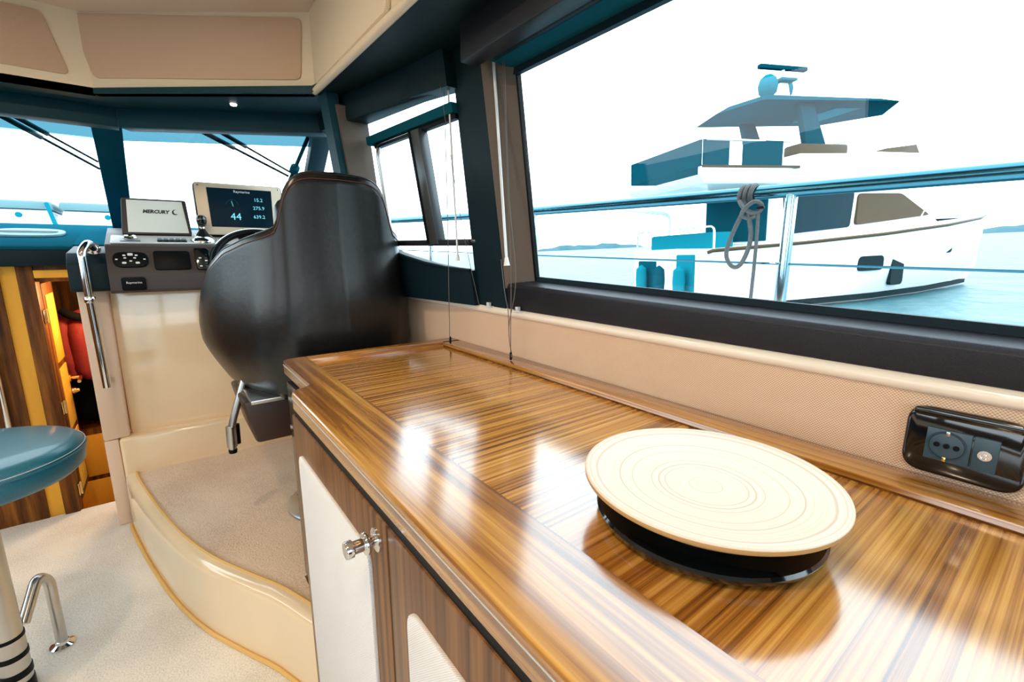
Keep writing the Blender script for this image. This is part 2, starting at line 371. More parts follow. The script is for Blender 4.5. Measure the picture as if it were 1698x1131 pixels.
# sill board under the main window: front face, soft top sloping to the glass
def strip(pts_f, pts_a):
    return hexa(pts_f, pts_a)
sillf = [V((0.800, 1.062, 1.086)), V((0.796, 1.062, 1.15)), V((0.803, 1.062, 1.160)), V((0.853, 0.985, 1.170)), V((0.875, 0.985, 1.170)), V((0.875, 1.062, 1.086))]
silla = [V((0.800, -1.3, 1.086)), V((0.796, -1.3, 1.098)), V((0.803, -1.3, 1.106)), V((0.853, -1.3, 1.113)), V((0.875, -1.3, 1.113)), V((0.875, -1.3, 1.086))]
silla[1].z = 1.100
struct('trim_1', hexa(sillf, silla, 0.002), 'black_vinyl', 'black padded sill board under the long side window')
gl = thing('window_1', (0.82, 0, 1.1), 'long clear side window beside the sideboard', 'window'); del gl['category']; gl['kind'] = 'structure'
obj('pane', prism([G_BF, G_BA, G_TA, G_TF], (0.006, 0, 0.001)), 'glass', gl, None)
def bar(a, b, wv, dv):
    a, b, wv, dv = V(a), V(b), V(wv), V(dv)
    return hexa([a, a + wv, a + wv + dv, a + dv], [b, b + wv, b + wv + dv, b + dv])
obj('lower_gasket', bar(G_BF + V((-0.004, 0.01, -0.006)), G_BA + V((-0.004, 0, -0.006)), (0, 0, 0.014), (0.012, 0, 0)), 'navy', gl)
obj('forward_gasket', bar(G_BF + V((-0.004, 0.008, -0.004)), G_TF + V((-0.004, 0.008, 0.004)), (0, -0.012, 0), (0.012, 0, 0)), 'black', gl)
obj('head_gasket', bar(G_TF + V((-0.006, 0.01, -0.008)), G_TA + V((-0.006, 0, -0.008)), (0, 0, 0.02), (0.014, 0, 0)), 'navy', gl)
# window head over main window
struct('trim_2', hexa([V((0.70, 1.06, 1.735)), V((0.79, 1.0, 1.703)), V((0.86, 1.0, 1.79)), V((0.86, 1.06, 1.9)), V((0.70, 1.06, 1.9))],
                      [V((0.70, -1.7, 1.735)), V((0.79, -1.7, 1.703)), V((0.86, -1.7, 1.79)), V((0.86, -1.7, 1.9)), V((0.70, -1.7, 1.9))]), 'dash_blue', 'blue window head above the long side window')
# post between the two side windows
struct('trim_3', hexa([V((0.800, 1.072, 1.083)), V((0.800, 1.218, 1.083)), V((0.87, 1.218, 1.083)), V((0.87, 1.06, 1.083))],
                      [V((0.722, 1.078, 1.80)), V((0.722, 1.224, 1.80)), V((0.79, 1.224, 1.80)), V((0.79, 1.06, 1.80))]), 'navy', 'dark leaning post between the two side windows')
struct('trim_4', hexa([V((0.797, 1.070, 1.145)), V((0.851, 0.990, 1.165)), V((0.87, 1.0, 1.165)), V((0.82, 1.08, 1.145))],
                      [V((0.720, 1.076, 1.75)), V((0.777, 0.996, 1.71)), V((0.80, 1.006, 1.71)), V((0.745, 1.086, 1.75))]), 'taupe', 'taupe reveal beside the long side window')
# aft post and aft side wall
struct('wall_starboard_aft', box((0.78, -1.7, 1.083), (0.88, -1.29, 1.9)), 'navy', 'dark side wall aft of the long window')

# forward side window
P2, N2 = V((0.83, 1.05, 1.17)), V((1, 0.12, 0.13))
def W2(px, py, off=0.0): return AP(px, py, P2 + V((off, 0, 0)), N2)
def X2(y, z, off=0.0): return V((0.83 + off - 0.12 * (y - 1.05) - 0.13 * (z - 1.17), y, z))
w2 = thing('window_2', (0.76, 1.5, 1.2), 'sliding side window beside the helm seat', 'window'); del w2['category']; w2['kind'] = 'structure'
obj('pane', prism([X2(1.235, 1.10, .004), X2(1.775, 1.10, .004), X2(1.745, 1.735, .004), X2(1.235, 1.735, .004)], (0.005, 0, 0)), 'glass', w2, None)
def bar2(ya, za, yb, zb, wdt, o0=-0.028, o1=0.0, horiz=True):
    e = (lambda y, z, o, s: X2(y, z + (s if horiz else 0), o) if horiz else X2(y + s, z, o))
    return hexa([e(ya, za, o0, 0), e(ya, za, o0, wdt), e(ya, za, o1, wdt), e(ya, za, o1, 0)], [e(yb, zb, o0, 0), e(yb, zb, o0, wdt), e(yb, zb, o1, wdt), e(yb, zb, o1, 0)], 0.002)
obj('top_track', bar2(1.22, 1.643, 1.735, 1.632, 0.028), 'dash_blue', w2)
obj('top_seal', bar2(1.22, 1.628, 1.70, 1.617, 0.014, -0.02), 'black', w2)
obj('sliding_stile', bar2(1.375, 1.275, 1.392, 1.63, 0.045, -0.034, 0, False), 'alu', w2)
obj('stile_seal', bar2(1.42, 1.275, 1.437, 1.63, 0.012, -0.036, 0, False), 'black', w2)
obj('forward_stile', bent([X2(1.20, 1.283, -.012), X2(1.70, 1.283, -.012), X2(1.695, 1.628, -.012), X2(1.45, 1.634, -.012)], 0.008, 0.04), 'satin', w2)
obj('lower_track', bar2(1.22, 1.268, 1.73, 1.272, 0.02), 'black_vinyl', w2)
# dark lining round the forward window
OFF = -0.042
low = [X2(1.21, 1.193, OFF), X2(1.33, 1.199, OFF), X2(1.45, 1.212, OFF), X2(1.56, 1.230, OFF), X2(1.66, 1.25, OFF), X2(1.72, 1.268, OFF), X2(1.78, 1.30, OFF)]
w3 = struct('wall_starboard_forward', prism([X2(1.21, 1.083, OFF)] + low + [X2(2.3, 1.30, OFF), X2(2.3, 1.083, OFF)], (0.05, 0, 0)), 'navy', 'dark curved panel below the sliding side window')
struct('rim', tube([p + V((-0.001, 0, 0)) for p in low], 0.006, 8), 'navy', '', w3)
struct('trim_5', prism([X2(1.21, 1.705, OFF), X2(1.21, 1.83, OFF), X2(2.2, 1.83, OFF), X2(2.2, 1.735, OFF), X2(1.74, 1.735, OFF)], (0.06, 0, 0)), 'navy', 'dark window head over the sliding side window')
# taupe forward reveal, forward post
struct('trim_6', hexa([X2(1.775, 1.26, -0.095), X2(1.775, 1.26, 0.0), X2(1.80, 1.26, 0.0), X2(1.80, 1.26, -0.095)],
                      [X2(1.75, 1.76, -0.105), X2(1.75, 1.76, 0.0), X2(1.77, 1.76, 0.0), X2(1.77, 1.76, -0.105)]), 'taupe', 'taupe reveal forward of the sliding side window')
struct('trim_7', hexa([X2(1.79, 1.09, -0.12), X2(1.79, 1.09, -0.085), X2(1.85, 1.09, -0.05), X2(1.85, 1.09, -0.12)],
                      [X2(1.76, 1.83, -0.13), X2(1.76, 1.83, -0.09), X2(1.82, 1.83, -0.05), X2(1.82, 1.83, -0.13)]), 'navy_lit', 'dark forward post beside the helm seat')

# ceiling, cove and fascia
K1, K2 = V((0.515, 1.82, 0)), V((-0.11, 2.295, 0))
def z_(p, z): return V((p.x, p.y, z))
FASC = [V((0.525, -1.7, 0)), K1, K2, mir(K2), mir(K1), mir(V((0.525, -1.7, 0)))]
struct('ceiling', prism([z_(p, 2.06) for p in FASC], (0, 0, 0.04)), 'ceiling', 'beige vinyl saloon ceiling')
struct('roof', prism([V((0.95, -1.9, 2.12)), V((0.80, 2.0, 2.12)), V((0.66, 2.45, 2.12)), V((-0.11, 2.9, 2.12)), mir((-0.11, 2.9, 2.12)), mir((0.66, 2.45, 2.12)), mir((0.80, 2.0, 2.12)), mir((0.95, -1.9, 2.12))], (0, 0, 0.05)), 'white', 'white coachroof above the saloon ceiling')
def facet(a, b, z0, z1, th, m, name, label):
    d = (b - a).normalized(); n = V((d.y, -d.x, 0)) * th; a = a - d * 0.003; b = b + d * 0.003
    return struct(name, hexa([z_(a, z0), z_(b, z0), z_(b, z0) + n, z_(a, z0) + n], [z_(a, z1), z_(b, z1), z_(b, z1) + n, z_(a, z1) + n]), m, label)
fs = facet(K2, K1, 1.80, 2.075, -0.03, 'cream_matt', 'trim_8', 'cream angled fascia over the helm windscreen')
fc = facet(mir(K2), K2, 1.80, 2.075, -0.03, 'cream_matt', 'trim_9', 'cream fascia over the centre windscreen')
fp = facet(mir(K1), mir(K2), 1.80, 2.075, -0.03, 'cream_matt', 'trim_10', 'cream angled fascia on the port side')
sd = facet(K1, V((0.525, -1.7, 0)), 1.80, 2.075, -0.03, 'cream_matt', 'trim_11', 'cream ceiling cove along the starboard side')
facet(mir(V((0.525, -1.7, 0))), mir(K1), 1.80, 2.075, -0.03, 'cream_matt', 'trim_12', 'cream ceiling cove along the port side')
fn = (K1 - K2).normalized(); FN = V((-fn.y, fn.x, 0)); FN = FN if FN.y < 0 else -FN       # faces aft
def FP(px, py): return AP(px, py, z_(K2, 1.9), FN)
struct('fabric_panel', rpoly([FP(115, 22), FP(500, 31), FP(500, 133), FP(157, 130)], 0.022, FN * 0.006, 0.0015), 'panel_fabric', '', fs)
pc = [AY(68, 18, 2.295), AY(117, 125, 2.295)]
struct('fabric_panel', rpoly([pc[0], pc[1], mir(pc[1]), mir(pc[0])], 0.022, (0, -0.006, 0), 0.0015), 'panel_fabric', '', fc)
struct('cove_panel', rpoly([V((0.515, 1.77, 1.815)), V((0.517, 1.15, 1.815)), V((0.517, 1.15, 2.045)), V((0.515, 1.77, 2.045))], 0.02, (-0.016, 0, 0), 0.006), 'cream_matt', '', sd)
struct('cove_panel', rpoly([V((0.517, 1.10, 1.815)), V((0.522, -0.2, 1.815)), V((0.522, -0.2, 2.045)), V((0.517, 1.10, 2.045))], 0.02, (-0.016, 0, 0), 0.006), 'cream_matt', '', sd)
struct('cove_lip', tube([V((0.512, 1.81, 1.806)), V((0.518, 1.1, 1.806)), V((0.524, -1.7, 1.806))], 0.012, 12), 'cream_matt', '', sd)
# soffits (dark) under the fascia
HS, HK = V((0.60, 2.06, 0)), V((-0.06, 2.45, 0))
GS, GK = V((0.66, 2.32, 0)), V((-0.10, 2.72, 0))
sof = prism([z_(V((0.50, 1.80, 0)), 1.80), z_(V((0.65, 1.05, 0)), 1.80), V((0.65, 1.05, 1.80)) + V((0.1, 0, 0)), V((0.74, 1.9, 1.80)), z_(GS, 1.80), z_(GK, 1.80), mir(z_(GK, 1.80)), mir(z_(GS, 1.80)), mir((0.74, 1.9, 1.80)), mir((0.50, 1.80, 1.80)), mir(z_(K2, 1.80)), z_(K2, 1.80)], (0, 0, 0.02))
struct('soffit', sof, 'navy_lit', 'dark soffit between the ceiling fascia and the windscreen')
struct('soffit_starboard', prism([V((0.512, 1.82, 1.798)), V((0.522, -1.7, 1.798)), V((0.88, -1.7, 1.798)), V((0.80, 1.06, 1.798)), V((0.70, 1.9, 1.798)), V((0.62, 2.06, 1.798))], (0, 0, 0.02)), 'navy', 'dark soffit along the starboard side')
struct('soffit_port', prism([mir(p) for p in (V((0.512, 1.82, 1.798)), V((0.522, -1.7, 1.798)), V((0.95, -1.7, 1.798)), V((0.90, 1.06, 1.798)), V((0.70, 1.9, 1.798)), V((0.62, 2.06, 1.798)))], (0, 0, 0.02)), 'navy', 'dark soffit along the port side')
obj_led = tag(obj('reading_light', lathe([(0, 0), (0.010, 0), (0.012, 0.004), (0.012, 0.006)], (0.298, 2.121, 1.793), 20), mat('lit_lens', (0.9, 0.9, 0.85), 0.3, emit=(1, 0.95, 0.85), es=3.0)), 'tiny lit lamp in the dark soffit above the helm', 'lamp')
# header faces over the windscreens
def header(a, b, name, label):
    d = (b - a).normalized(); n = V((-d.y, d.x, 0)); n = n if n.y > 0 else -n
    struct(name, hexa([z_(a, 1.728), z_(b, 1.728), z_(b + n * .07, 1.728), z_(a + n * .07, 1.728)], [z_(a, 1.80), z_(b, 1.80), z_(b + n * .07, 1.80), z_(a + n * .07, 1.80)], 0.003), 'navy_lit', label)
header(HK, HS, 'trim_13', 'dark header over the starboard windscreen pane')
header(mir(HK), HK, 'trim_14', 'dark header over the centre windscreen pane')
header(mir(HS), mir(HK), 'trim_15', 'dark header over the port windscreen pane')
# windscreen: raked faceted panes
WT_K, WB_K = V((-0.10, 2.62, 1.79)), V((-0.13, 3.58, 1.375))
WT_S, WB_S = V((0.607, 2.22, 1.79)), V((0.705, 3.18, 1.375))
wn = thing('window_3', (-0.5, 3.4, 1.37), 'raked windscreen ahead of the helm', 'window'); del wn['category']; wn['kind'] = 'structure'
def pane(a, b, c, d): n = (b - a).cross(d - a).normalized() * 0.006; return prism([a, b, c, d], n)
def lerp(a, b, t): return a + (b - a) * t
obj('pane', pane(WB_K, WB_S, lerp(WB_S, WT_S, .86), lerp(WB_K, WT_K, .86)), 'glass', wn, None)
obj('sun_band', pane(lerp(WB_K, WT_K, .86), lerp(WB_S, WT_S, .86), WT_S, WT_K), 'glass_band', wn, None)
obj('pane', pane(mir(WB_K), WB_K, lerp(WB_K, WT_K, .86), lerp(mir(WB_K), mir(WT_K), .86)), 'glass', wn, None)
obj('sun_band', pane(lerp(mir(WB_K), mir(WT_K), .86), lerp(WB_K, WT_K, .86), WT_K, mir(WT_K)), 'glass_band', wn, None)
obj('pane', pane(mir(WB_S), mir(WB_K), mir(WT_K), mir(WT_S)), 'glass', wn, None)
def mull(t, b, wd, dp, ex=0.0):
    return hexa([b + V((-wd / 2, 0, 0)), b + V((wd / 2 - ex, -wd * .3, 0)), b + V((wd / 2 - ex, -wd * .3 - dp, -dp * .3)), b + V((-wd / 2, -dp, -dp * .3))],
                [t + V((-wd / 2, 0, 0)), t + V((wd / 2, -wd * .3, 0)), t + V((wd / 2, -wd * .3 - dp, -dp * .3)), t + V((-wd / 2, -dp, -dp * .3))], 0.006)
obj('mullion', mull(lerp(WB_K, WT_K, 1.05), lerp(WB_K, WT_K, -.05), 0.10, 0.05, 0.01), 'dash_blue', wn)
obj('mullion', mull(mir(lerp(WB_K, WT_K, 1.05)), mir(lerp(WB_K, WT_K, -.05)), 0.10, 0.05), 'dash_blue', wn)
obj('side_pillar', mull(WT_S + V((0.035, 0.0, 0.02)), WB_S + V((0.035, 0, -0.02)), 0.075, 0.06), 'navy_lit', wn)
obj('side_pillar', mull(mir(WT_S) + V((-0.035, 0.0, 0.02)), mir(WB_S) + V((-0.035, 0, -0.02)), 0.075, 0.06), 'navy_lit', wn)
# quarter light between windscreen pillar and forward post
w4 = thing('window_4', (0.70, 2.4, 1.4), 'narrow quarter light forward of the helm post', 'window'); del w4['category']; w4['kind'] = 'structure'
obj('pane', prism([V((0.75, 3.15, 1.38)), V((0.735, 1.9, 1.38)), V((0.665, 1.9, 1.79)), V((0.655, 2.25, 1.79))], (0.006, 0, 0)), 'glass', w4, None)
obj('frame', bent([V((0.735, 3.1, 1.375)), V((0.725, 1.885, 1.375)), V((0.66, 1.885, 1.79))], 0.018, 0.03), 'navy', w4)

# dashboard across the bow side
dash = thing('dashboard', (-0.9, 2.9, 1.18), 'blue-grey padded dashboard under the centre windscreen', 'dashboard')
def dash_solid(x0, x1):
    prof = [(2.885, 1.19), (2.865, 1.205), (2.865, 1.262), (2.88, 1.278), (3.66, 1.402), (3.72, 1.36), (3.0, 1.19)]
    return hexa([V((x0, y, z)) for y, z in prof], [V((x1, y, z)) for y, z in prof])
obj('top_pad', dash_solid(-2.2, -0.297), 'dash_blue', dash)
shelf = [(2.905, 1.275), (2.905, 1.282), (3.66, 1.402), (3.72, 1.36), (3.2, 1.275)]
obj('windscreen_shelf', hexa([V((-0.297, y, z)) for y, z in shelf], [V((0.69, y, z)) for y, z in shelf]), 'dash_blue', dash)
obj('front_roll', tube([V((-2.2, 2.868, 1.266)), V((-0.3, 2.868, 1.266))], 0.012, 12), 'dash_blue', dash)
obj('front_face', box((-2.2, 2.855, 1.188), (-0.297, 2.872, 1.258), 0.004), 'navy', dash)
dn = V((0, -0.157, 0.987)); du = V((0, 0.987, 0.157))
vc = AP(48, 388, V((-0.5, 3.0, 1.298)), dn)
vent = obj('vent_frame', rpoly([vc + V((-0.13, 0, 0)) - du * 0.125, vc + V((0.13, 0, 0)) - du * 0.125, vc + V((0.13, 0, 0)) + du * 0.125, vc + V((-0.13, 0, 0)) + du * 0.125], 0.115, dn * 0.012, 0.004, 8), 'vent_grey', dash)
obj('vent_slot', rpoly([vc + V((-0.105, 0, 0)) - du * 0.05, vc + V((0.105, 0, 0)) - du * 0.05, vc + V((0.105, 0, 0)) + du * 0.05, vc + V((-0.105, 0, 0)) + du * 0.05], 0.045, dn * 0.0135, 0.0, 8), 'navy', vent)
obj('vent_louvre', rpoly([vc + V((-0.10, 0, 0)) - du * 0.008, vc + V((0.10, 0, 0)) - du * 0.008, vc + V((0.10, 0, 0)) + du * 0.008, vc + V((-0.10, 0, 0)) + du * 0.008], 0.006, dn * 0.016), 'vent_grey', vent)

# ---------------- companionway down to the forward cabin
struct('wall_forward', box((-2.3, 2.92, 0.0), (-0.62, 3.0, 1.20)), 'mahogany', 'dark wooden bulkhead left of the companionway')
wf = struct('trim_16', box((-0.62, 2.915, -0.02), (-0.552, 3.0, 1.20)), 'mahogany', 'dark wooden upright left of the honey panel')
struct('trim_17', box((-0.552, 2.93, -0.02), (-0.497, 2.97, 1.20)), 'honey', 'honey upright panel tinted with warm lamplight beside the companionway')
jamb = struct('door_1', box((-0.497, 2.905, -0.02), (-0.442, 3.0, 1.20), 0.003), 'mahogany', 'wooden door frame of the companionway')
struct('lintel', box((-0.442, 2.91, 1.118), (-0.24, 3.0, 1.20), 0.003), 'mahogany', '', jamb)
struct('lintel_strip', box((-0.442, 2.90, 1.135), (-0.29, 2.91, 1.17), 0.002), 'honey', '', jamb)
cabin = struct('cabin_shell', join(box((-1.2, 4.6, -0.9), (0.1, 4.65, 1.2)), box((-1.2, 3.0, -0.9), (-1.15, 4.65, 1.2)), box((0.02, 3.24, -0.9), (0.07, 4.65, 1.2)), box((-1.2, 2.92, -0.95), (0.1, 4.65, -0.9)), box((-1.2, 2.95, 1.17), (-0.25, 4.65, 1.19)), box((-1.2, 2.92, -0.9), (0.1, 2.95, -0.06))), 'mahogany', 'wooden lining of the forward cabin')
# door leaf folded open into the cabin
leaf = thing('companionway_door', (-0.45, 3.0, 0.0), 'open wooden companionway door with honey panels and brass lever', 'door')
obj('leaf', box((-0.468, 3.002, 0.02), (-0.440, 3.27, 1.105), 0.003), 'mahogany', leaf)
obj('inset_panel', box((-0.441, 3.035, 0.72), (-0.436, 3.225, 1.05), 0.002), 'honey', leaf)
obj('inset_panel', box((-0.441, 3.035, 0.38), (-0.436, 3.225, 0.69), 0.002), 'honey', leaf)
obj('inset_panel', box((-0.441, 3.035, 0.06), (-0.436, 3.225, 0.35), 0.002), 'honey', leaf)
for z in (0.96, 0.52, 0.10):
    h = obj('hinge', join(box((-0.441, 2.93, z - 0.03), (-0.435, 2.99, z + 0.03), 0.001), lathe([(0.007, -0.033), (0.007, 0.033)], (-0.434, 2.96, z), 12)), 'brass', leaf)
hp = V((-0.437, 3.245, 0.60))
hb = obj('handle', join(lathe([(0.022, 0), (0.022, 0.006), (0.009, 0.01), (0.009, 0.045)], hp, 16, (1, 0, 0)), tube([hp + V((0.042, 0, 0)), hp + V((0.046, -0.05, 0.002)), hp + V((0.046, -0.10, -0.004))], 0.008, 10)), 'brass', leaf)
obj('lock_button', lathe([(0.016, 0), (0.016, 0.012), (0.008, 0.03), (0, 0.03)], hp + V((0, 0, -0.07)), 16, (1, 0, 0)), 'brass', leaf)
# steps down
st = thing('companionway_steps', (-0.3, 3.1, -0.9), 'honey wooden steps leading down inside the companionway', 'steps')
obj('step', box((-1.0, 2.96, -0.9), (0.02, 3.20, -0.26), 0.006), 'honey', st)
obj('step', box((-1.0, 3.20, -0.9), (0.02, 3.50, -0.48), 0.006), 'honey', st)
lk_ = thing('cabin_locker', (-0.3, 3.8, -0.9), 'wooden locker with ledge under the hanging jackets', 'locker')
obj('carcass', box((-1.14, 3.62, -0.9), (0.015, 4.3, 0.20), 0.004), 'mahogany', lk_)
obj('drawer_front', box((-1.13, 3.605, -0.10), (0.01, 3.62, 0.16), 0.003), 'honey', lk_)
obj('drawer_front', box((-1.13, 3.605, -0.42), (0.01, 3.62, -0.13), 0.003), 'honey', lk_)
# hanging clothes
def cloth(cx, cy, zt, zb, wx, wy, name, label, m_, seed):
    random.seed(seed); rows = []; N = 28
    prof = [(0.0, .10), (.05, .45), (.14, .85), (.3, 1.0), (.6, .98), (.85, 1.02), (.95, .9), (1.0, .55)]
    for t, s in prof:
        z = zt + (zb - zt) * t
        rows.append([V((cx + wx * s * math.cos(2 * PI * k / N) * (1 + .06 * math.sin(5 * 2 * PI * k / N + t * 6 + seed)), cy + wy * s * math.sin(2 * PI * k / N) * (1 + .12 * math.sin(4 * 2 * PI * k / N + seed)), z + 0.012 * math.sin(3 * 2 * PI * k / N + seed))) for k in range(N)])
    bm = grid(rows, True)
    vs = list(bm.verts); bm.faces.new(vs[:N][::-1]); bm.faces.new(vs[-N:])
    bmesh.ops.recalc_face_normals(bm, faces=list(bm.faces))
    return bm
jk = thing('red_jacket', (-0.365, 3.5, 0.6), 'red jacket with black collar hanging inside the companionway', 'jacket')
b_ = obj('body', cloth(-0.365, 3.50, 0.93, 0.54, 0.115, 0.12, '', '', 'red', 3), 'red', jk, 80); subsurf(b_, 1)
b_ = obj('sleeve', tube(smoothpath([(-0.44, 3.46, 0.90), (-0.465, 3.44, 0.80), (-0.46, 3.43, 0.68), (-0.44, 3.43, 0.58)], 5), [0.035] * 3 + [0.045] * 10 + [0.035] * 3, 12), 'red', jk, 80)
obj('collar', tube(smoothpath([(-0.44, 3.42, 0.935), (-0.40, 3.39, 0.91), (-0.34, 3.40, 0.895), (-0.29, 3.45, 0.92)], 5), 0.022, 10), 'black_cloth', jk)
obj('hanger_hook', tube([(-0.365, 3.50, 0.93), (-0.365, 3.50, 1.10), (-0.365, 3.50, 1.17)], 0.004, 8), 'satin', jk)
tr = tag(obj('dark_trousers', cloth(-0.40, 3.72, 0.68, 0.23, 0.20, 0.08, '', '', 'black_cloth', 9), 'black_cloth', None, 80), 'black waterproof trousers hanging below the red jacket', 'trousers'); subsurf(tr, 1)
# cabin lamp (warm)
cl = thing('cabin_lamp', (-0.20, 3.12, 1.15), 'round warm ceiling lamp in the forward cabin', 'lamp')
obj('rim', lathe([(0.07, 0), (0.07, 0.015), (0.055, 0.018), (0.055, 0)], (-0.20, 3.12, 1.15), 24, (0, 0, 1)), 'chrome', cl)
obj('lens', lathe([(0, -0.004), (0.045, -0.002), (0.055, 0.004), (0.055, 0.01)], (-0.20, 3.12, 1.15), 24), mat('warm_lens', (1, .9, .7), .4, emit=(1, .62, .25), es=6), cl)
def lamp(name, loc, energy, color, size, kind='POINT', rot=None, parent=None):
    l = bpy.data.lights.new(name, kind); l.energy = energy; l.color = color
    if kind == 'POINT': l.shadow_soft_size = size
    else: l.shape = 'DISK'; l.size = size
    o = bpy.data.objects.new(name, l); COL.objects.link(o); o.location = loc
    if rot: o.rotation_euler = rot
    if parent: o.parent = parent; o.location = V(loc) - parent.location
    return o
lamp('cabin_light', (-0.20, 3.12, 1.08), 17, (1.0, 0.60, 0.24), 0.06, parent=cl)

# ---------------- port side and aft end of the saloon (out of frame, seen in reflections)
wp = struct('wall_port', join(box((-2.36, -1.7, 0.0), (-2.30, 2.95, 1.05)), box((-2.34, -1.7, 1.72), (-2.26, 2.3, 2.1)), box((-2.34, 0.95, 1.05), (-2.26, 1.15, 1.75)), box((-2.34, -1.7, 1.05), (-2.26, -1.3, 1.75))), 'mahogany', 'port side wall of the saloon')
struct('wall_aft', join(box((-2.36, -1.76, 0), (-1.7, -1.70, 2.1)), box((0.2, -1.76, 0), (0.9, -1.70, 2.1)), box((-1.7, -1.76, 1.95), (0.2, -1.70, 2.1)), box((-0.78, -1.76, 0), (-0.70, -1.70, 1.95)), box((-0.70, -1.76, 0), (0.25, -1.70, 1.02))), 'mahogany', 'aft wall of the saloon with glazed doorway')  # unseen; closed low panel and dark wood put in to darken reflections
for i, (x, y) in enumerate(((-0.25, 1.25), (-0.25, 0.1), (-1.2, 1.25), (-1.2, 0.1))):  # lamps added out of view to warm and lift the saloon
    d = thing('fill_downlight', (x, y, 2.06), ['added unseen fill downlight above the helm step', 'added unseen fill downlight above the sideboard', 'added unseen fill downlight at the port side forward', 'added unseen fill downlight at the port side aft'][i], 'lamp', 'added fill downlights')
    obj('rim', lathe([(0.045, 0.0), (0.045, -0.006), (0.034, -0.006), (0.034, 0.0)], (x, y, 2.06), 24), 'chrome', d)
    obj('lens', lathe([(0, -0.003), (0.034, -0.003), (0.034, 0)], (x, y, 2.06), 24), mat('fill_downlight_lens', (1, .95, .85), .4, emit=(1, .82, .6), es=8), d)
    lamp('downlight', (x, y, 2.045), 6, (1.0, 0.78, 0.52), 0.07, 'AREA', None, d)

# ================================================================== SIDEBOARD
sb = thing('sideboard_cabinet', (0.5, 0.3, 0), 'long wooden sideboard cabinet with white fabric door panels', 'cabinet')
obj('carcass', box((0.228, -1.2, 0.0), (0.80, 1.085, 0.915)), 'black', sb)
obj('shade_strip', box((0.2085, -1.2, 0.8825), (0.228, 1.085, 0.915)), 'black', sb)  # black strip standing in for the shade under the worktop edge
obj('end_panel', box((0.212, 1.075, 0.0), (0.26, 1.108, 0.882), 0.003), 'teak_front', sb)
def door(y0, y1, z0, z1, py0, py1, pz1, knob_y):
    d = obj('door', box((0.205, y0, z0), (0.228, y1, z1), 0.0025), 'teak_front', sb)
    obj('fabric_panel', rpoly([V((0.206, py1, 0.08)), V((0.206, py0, 0.08)), V((0.206, py0, pz1)), V((0.206, py1, pz1))], 0.032, (-0.007, 0, 0), 0.002), 'weave_white', d)
    if knob_y is not None:
        c = V((0.205, knob_y, 0.842))
        k = obj('knob', lathe([(0.008, 0), (0.008, 0.012), (0.0155, 0.013), (0.0165, 0.015), (0.0165, 0.018), (0.0155, 0.0195), (0.0095, 0.0205), (0.0095, 0.034), (0.0125, 0.036), (0.0128, 0.044), (0.0115, 0.046), (0, 0.0465)], c, 28, (-1, 0, 0)), 'chrome', d)
        obj('knob_rosette', lathe([(0.0175, 0), (0.0175, 0.003), (0.008, 0.004)], c, 28, (-1, 0, 0)), 'chrome', k)
    return d
door(0.553, 1.102, 0.05, 0.882, 0.615, 1.048, 0.808, 0.588)
door(0.045, 0.547, 0.05, 0.882, 0.10, 0.482, 0.808, None)
door(-0.462, 0.039, 0.05, 0.882, -0.40, -0.02, 0.808, None)
# narrower dark end unit at the forward end
du_ = thing('end_cabinet', (0.5, 1.25, 0), 'narrow dark cabinet at the far end of the sideboard', 'cabinet')
obj('carcass', box((0.268, 1.11, 0.0), (0.80, 1.395, 0.90)), 'black', du_)
fd = obj('door', box((0.255, 1.112, 0.26), (0.268, 1.40, 0.883), 0.002), wood('smoked_veneer', (50, 60, 1.5), [(0.3, (0.02, 0.012, 0.008)), (0.7, (0.06, 0.035, 0.022))], 0.22, 0.5), du_)
obj('latch', lathe([(0.007, 0), (0.007, 0.004), (0, 0.005)], (0.255, 1.385, 0.75), 12, (-1, 0, 0)), 'chrome', fd)
# worktop
wt = thing('worktop', (0.5, 0.3, 0.915), 'glossy striped wooden worktop running along the window', 'worktop')
obj('inlay', box((0.29, -1.2, 0.918), (0.745, 1.35, 0.938)), 'teak_across', wt)
def rimloop(z, d=0.0):
    a = rounded([V((0.197 + d, -1.2, z)), V((0.197 + d, 1.057 - d, z)), V((0.246 + d, 1.085 - d, z)), V((0.246 + d, 1.398 - d, z)), V((0.31, 1.398 - d, z)), V((0.307, -1.2, z))], [0, 0.022, 0.012, 0.03, 0, 0], 5)
    return a
lo, m1, m2, hi = rimloop(0.915), rimloop(0.946), rimloop(0.949, 0.001), rimloop(0.95, 0.0035)
bm = grid([lo, m1, m2, hi], True); vs = list(bm.verts); n_ = len(lo); bm.faces.new(vs[:n_][::-1]); bm.faces.new(vs[-n_:])
bmesh.ops.recalc_face_normals(bm, faces=list(bm.faces))
obj('front_rim', bm, 'teak_along', wt, 14)
obj('edge_inlay_line', tube([p + V((-0.0006, 0, 0)) for p in rimloop(0.9385, 0.0002)[:-8]], 0.0011, 6), 'deck_grey', wt)
obj('far_rim', hexa([V((0.307, 1.352, 0.915)), V((0.800, 1.332, 0.915)), V((0.800, 1.40, 0.915)), V((0.307, 1.398, 0.915))], [V((0.307, 1.352, 0.95)), V((0.800, 1.332, 0.95)), V((0.800, 1.40, 0.95)), V((0.307, 1.398, 0.95))], 0.0015), wood('striped_veneer_end', (2.2, 42, 42), TEAKL, 0.22, 0.5), wt)
obj('back_rim', box((0.732, -1.2, 0.915), (0.801, 1.352, 0.95), 0.003), 'teak_along', wt)
obj('back_groove', box((0.7305, -1.2, 0.937), (0.7325, 1.33, 0.9405)), 'mahogany', wt)

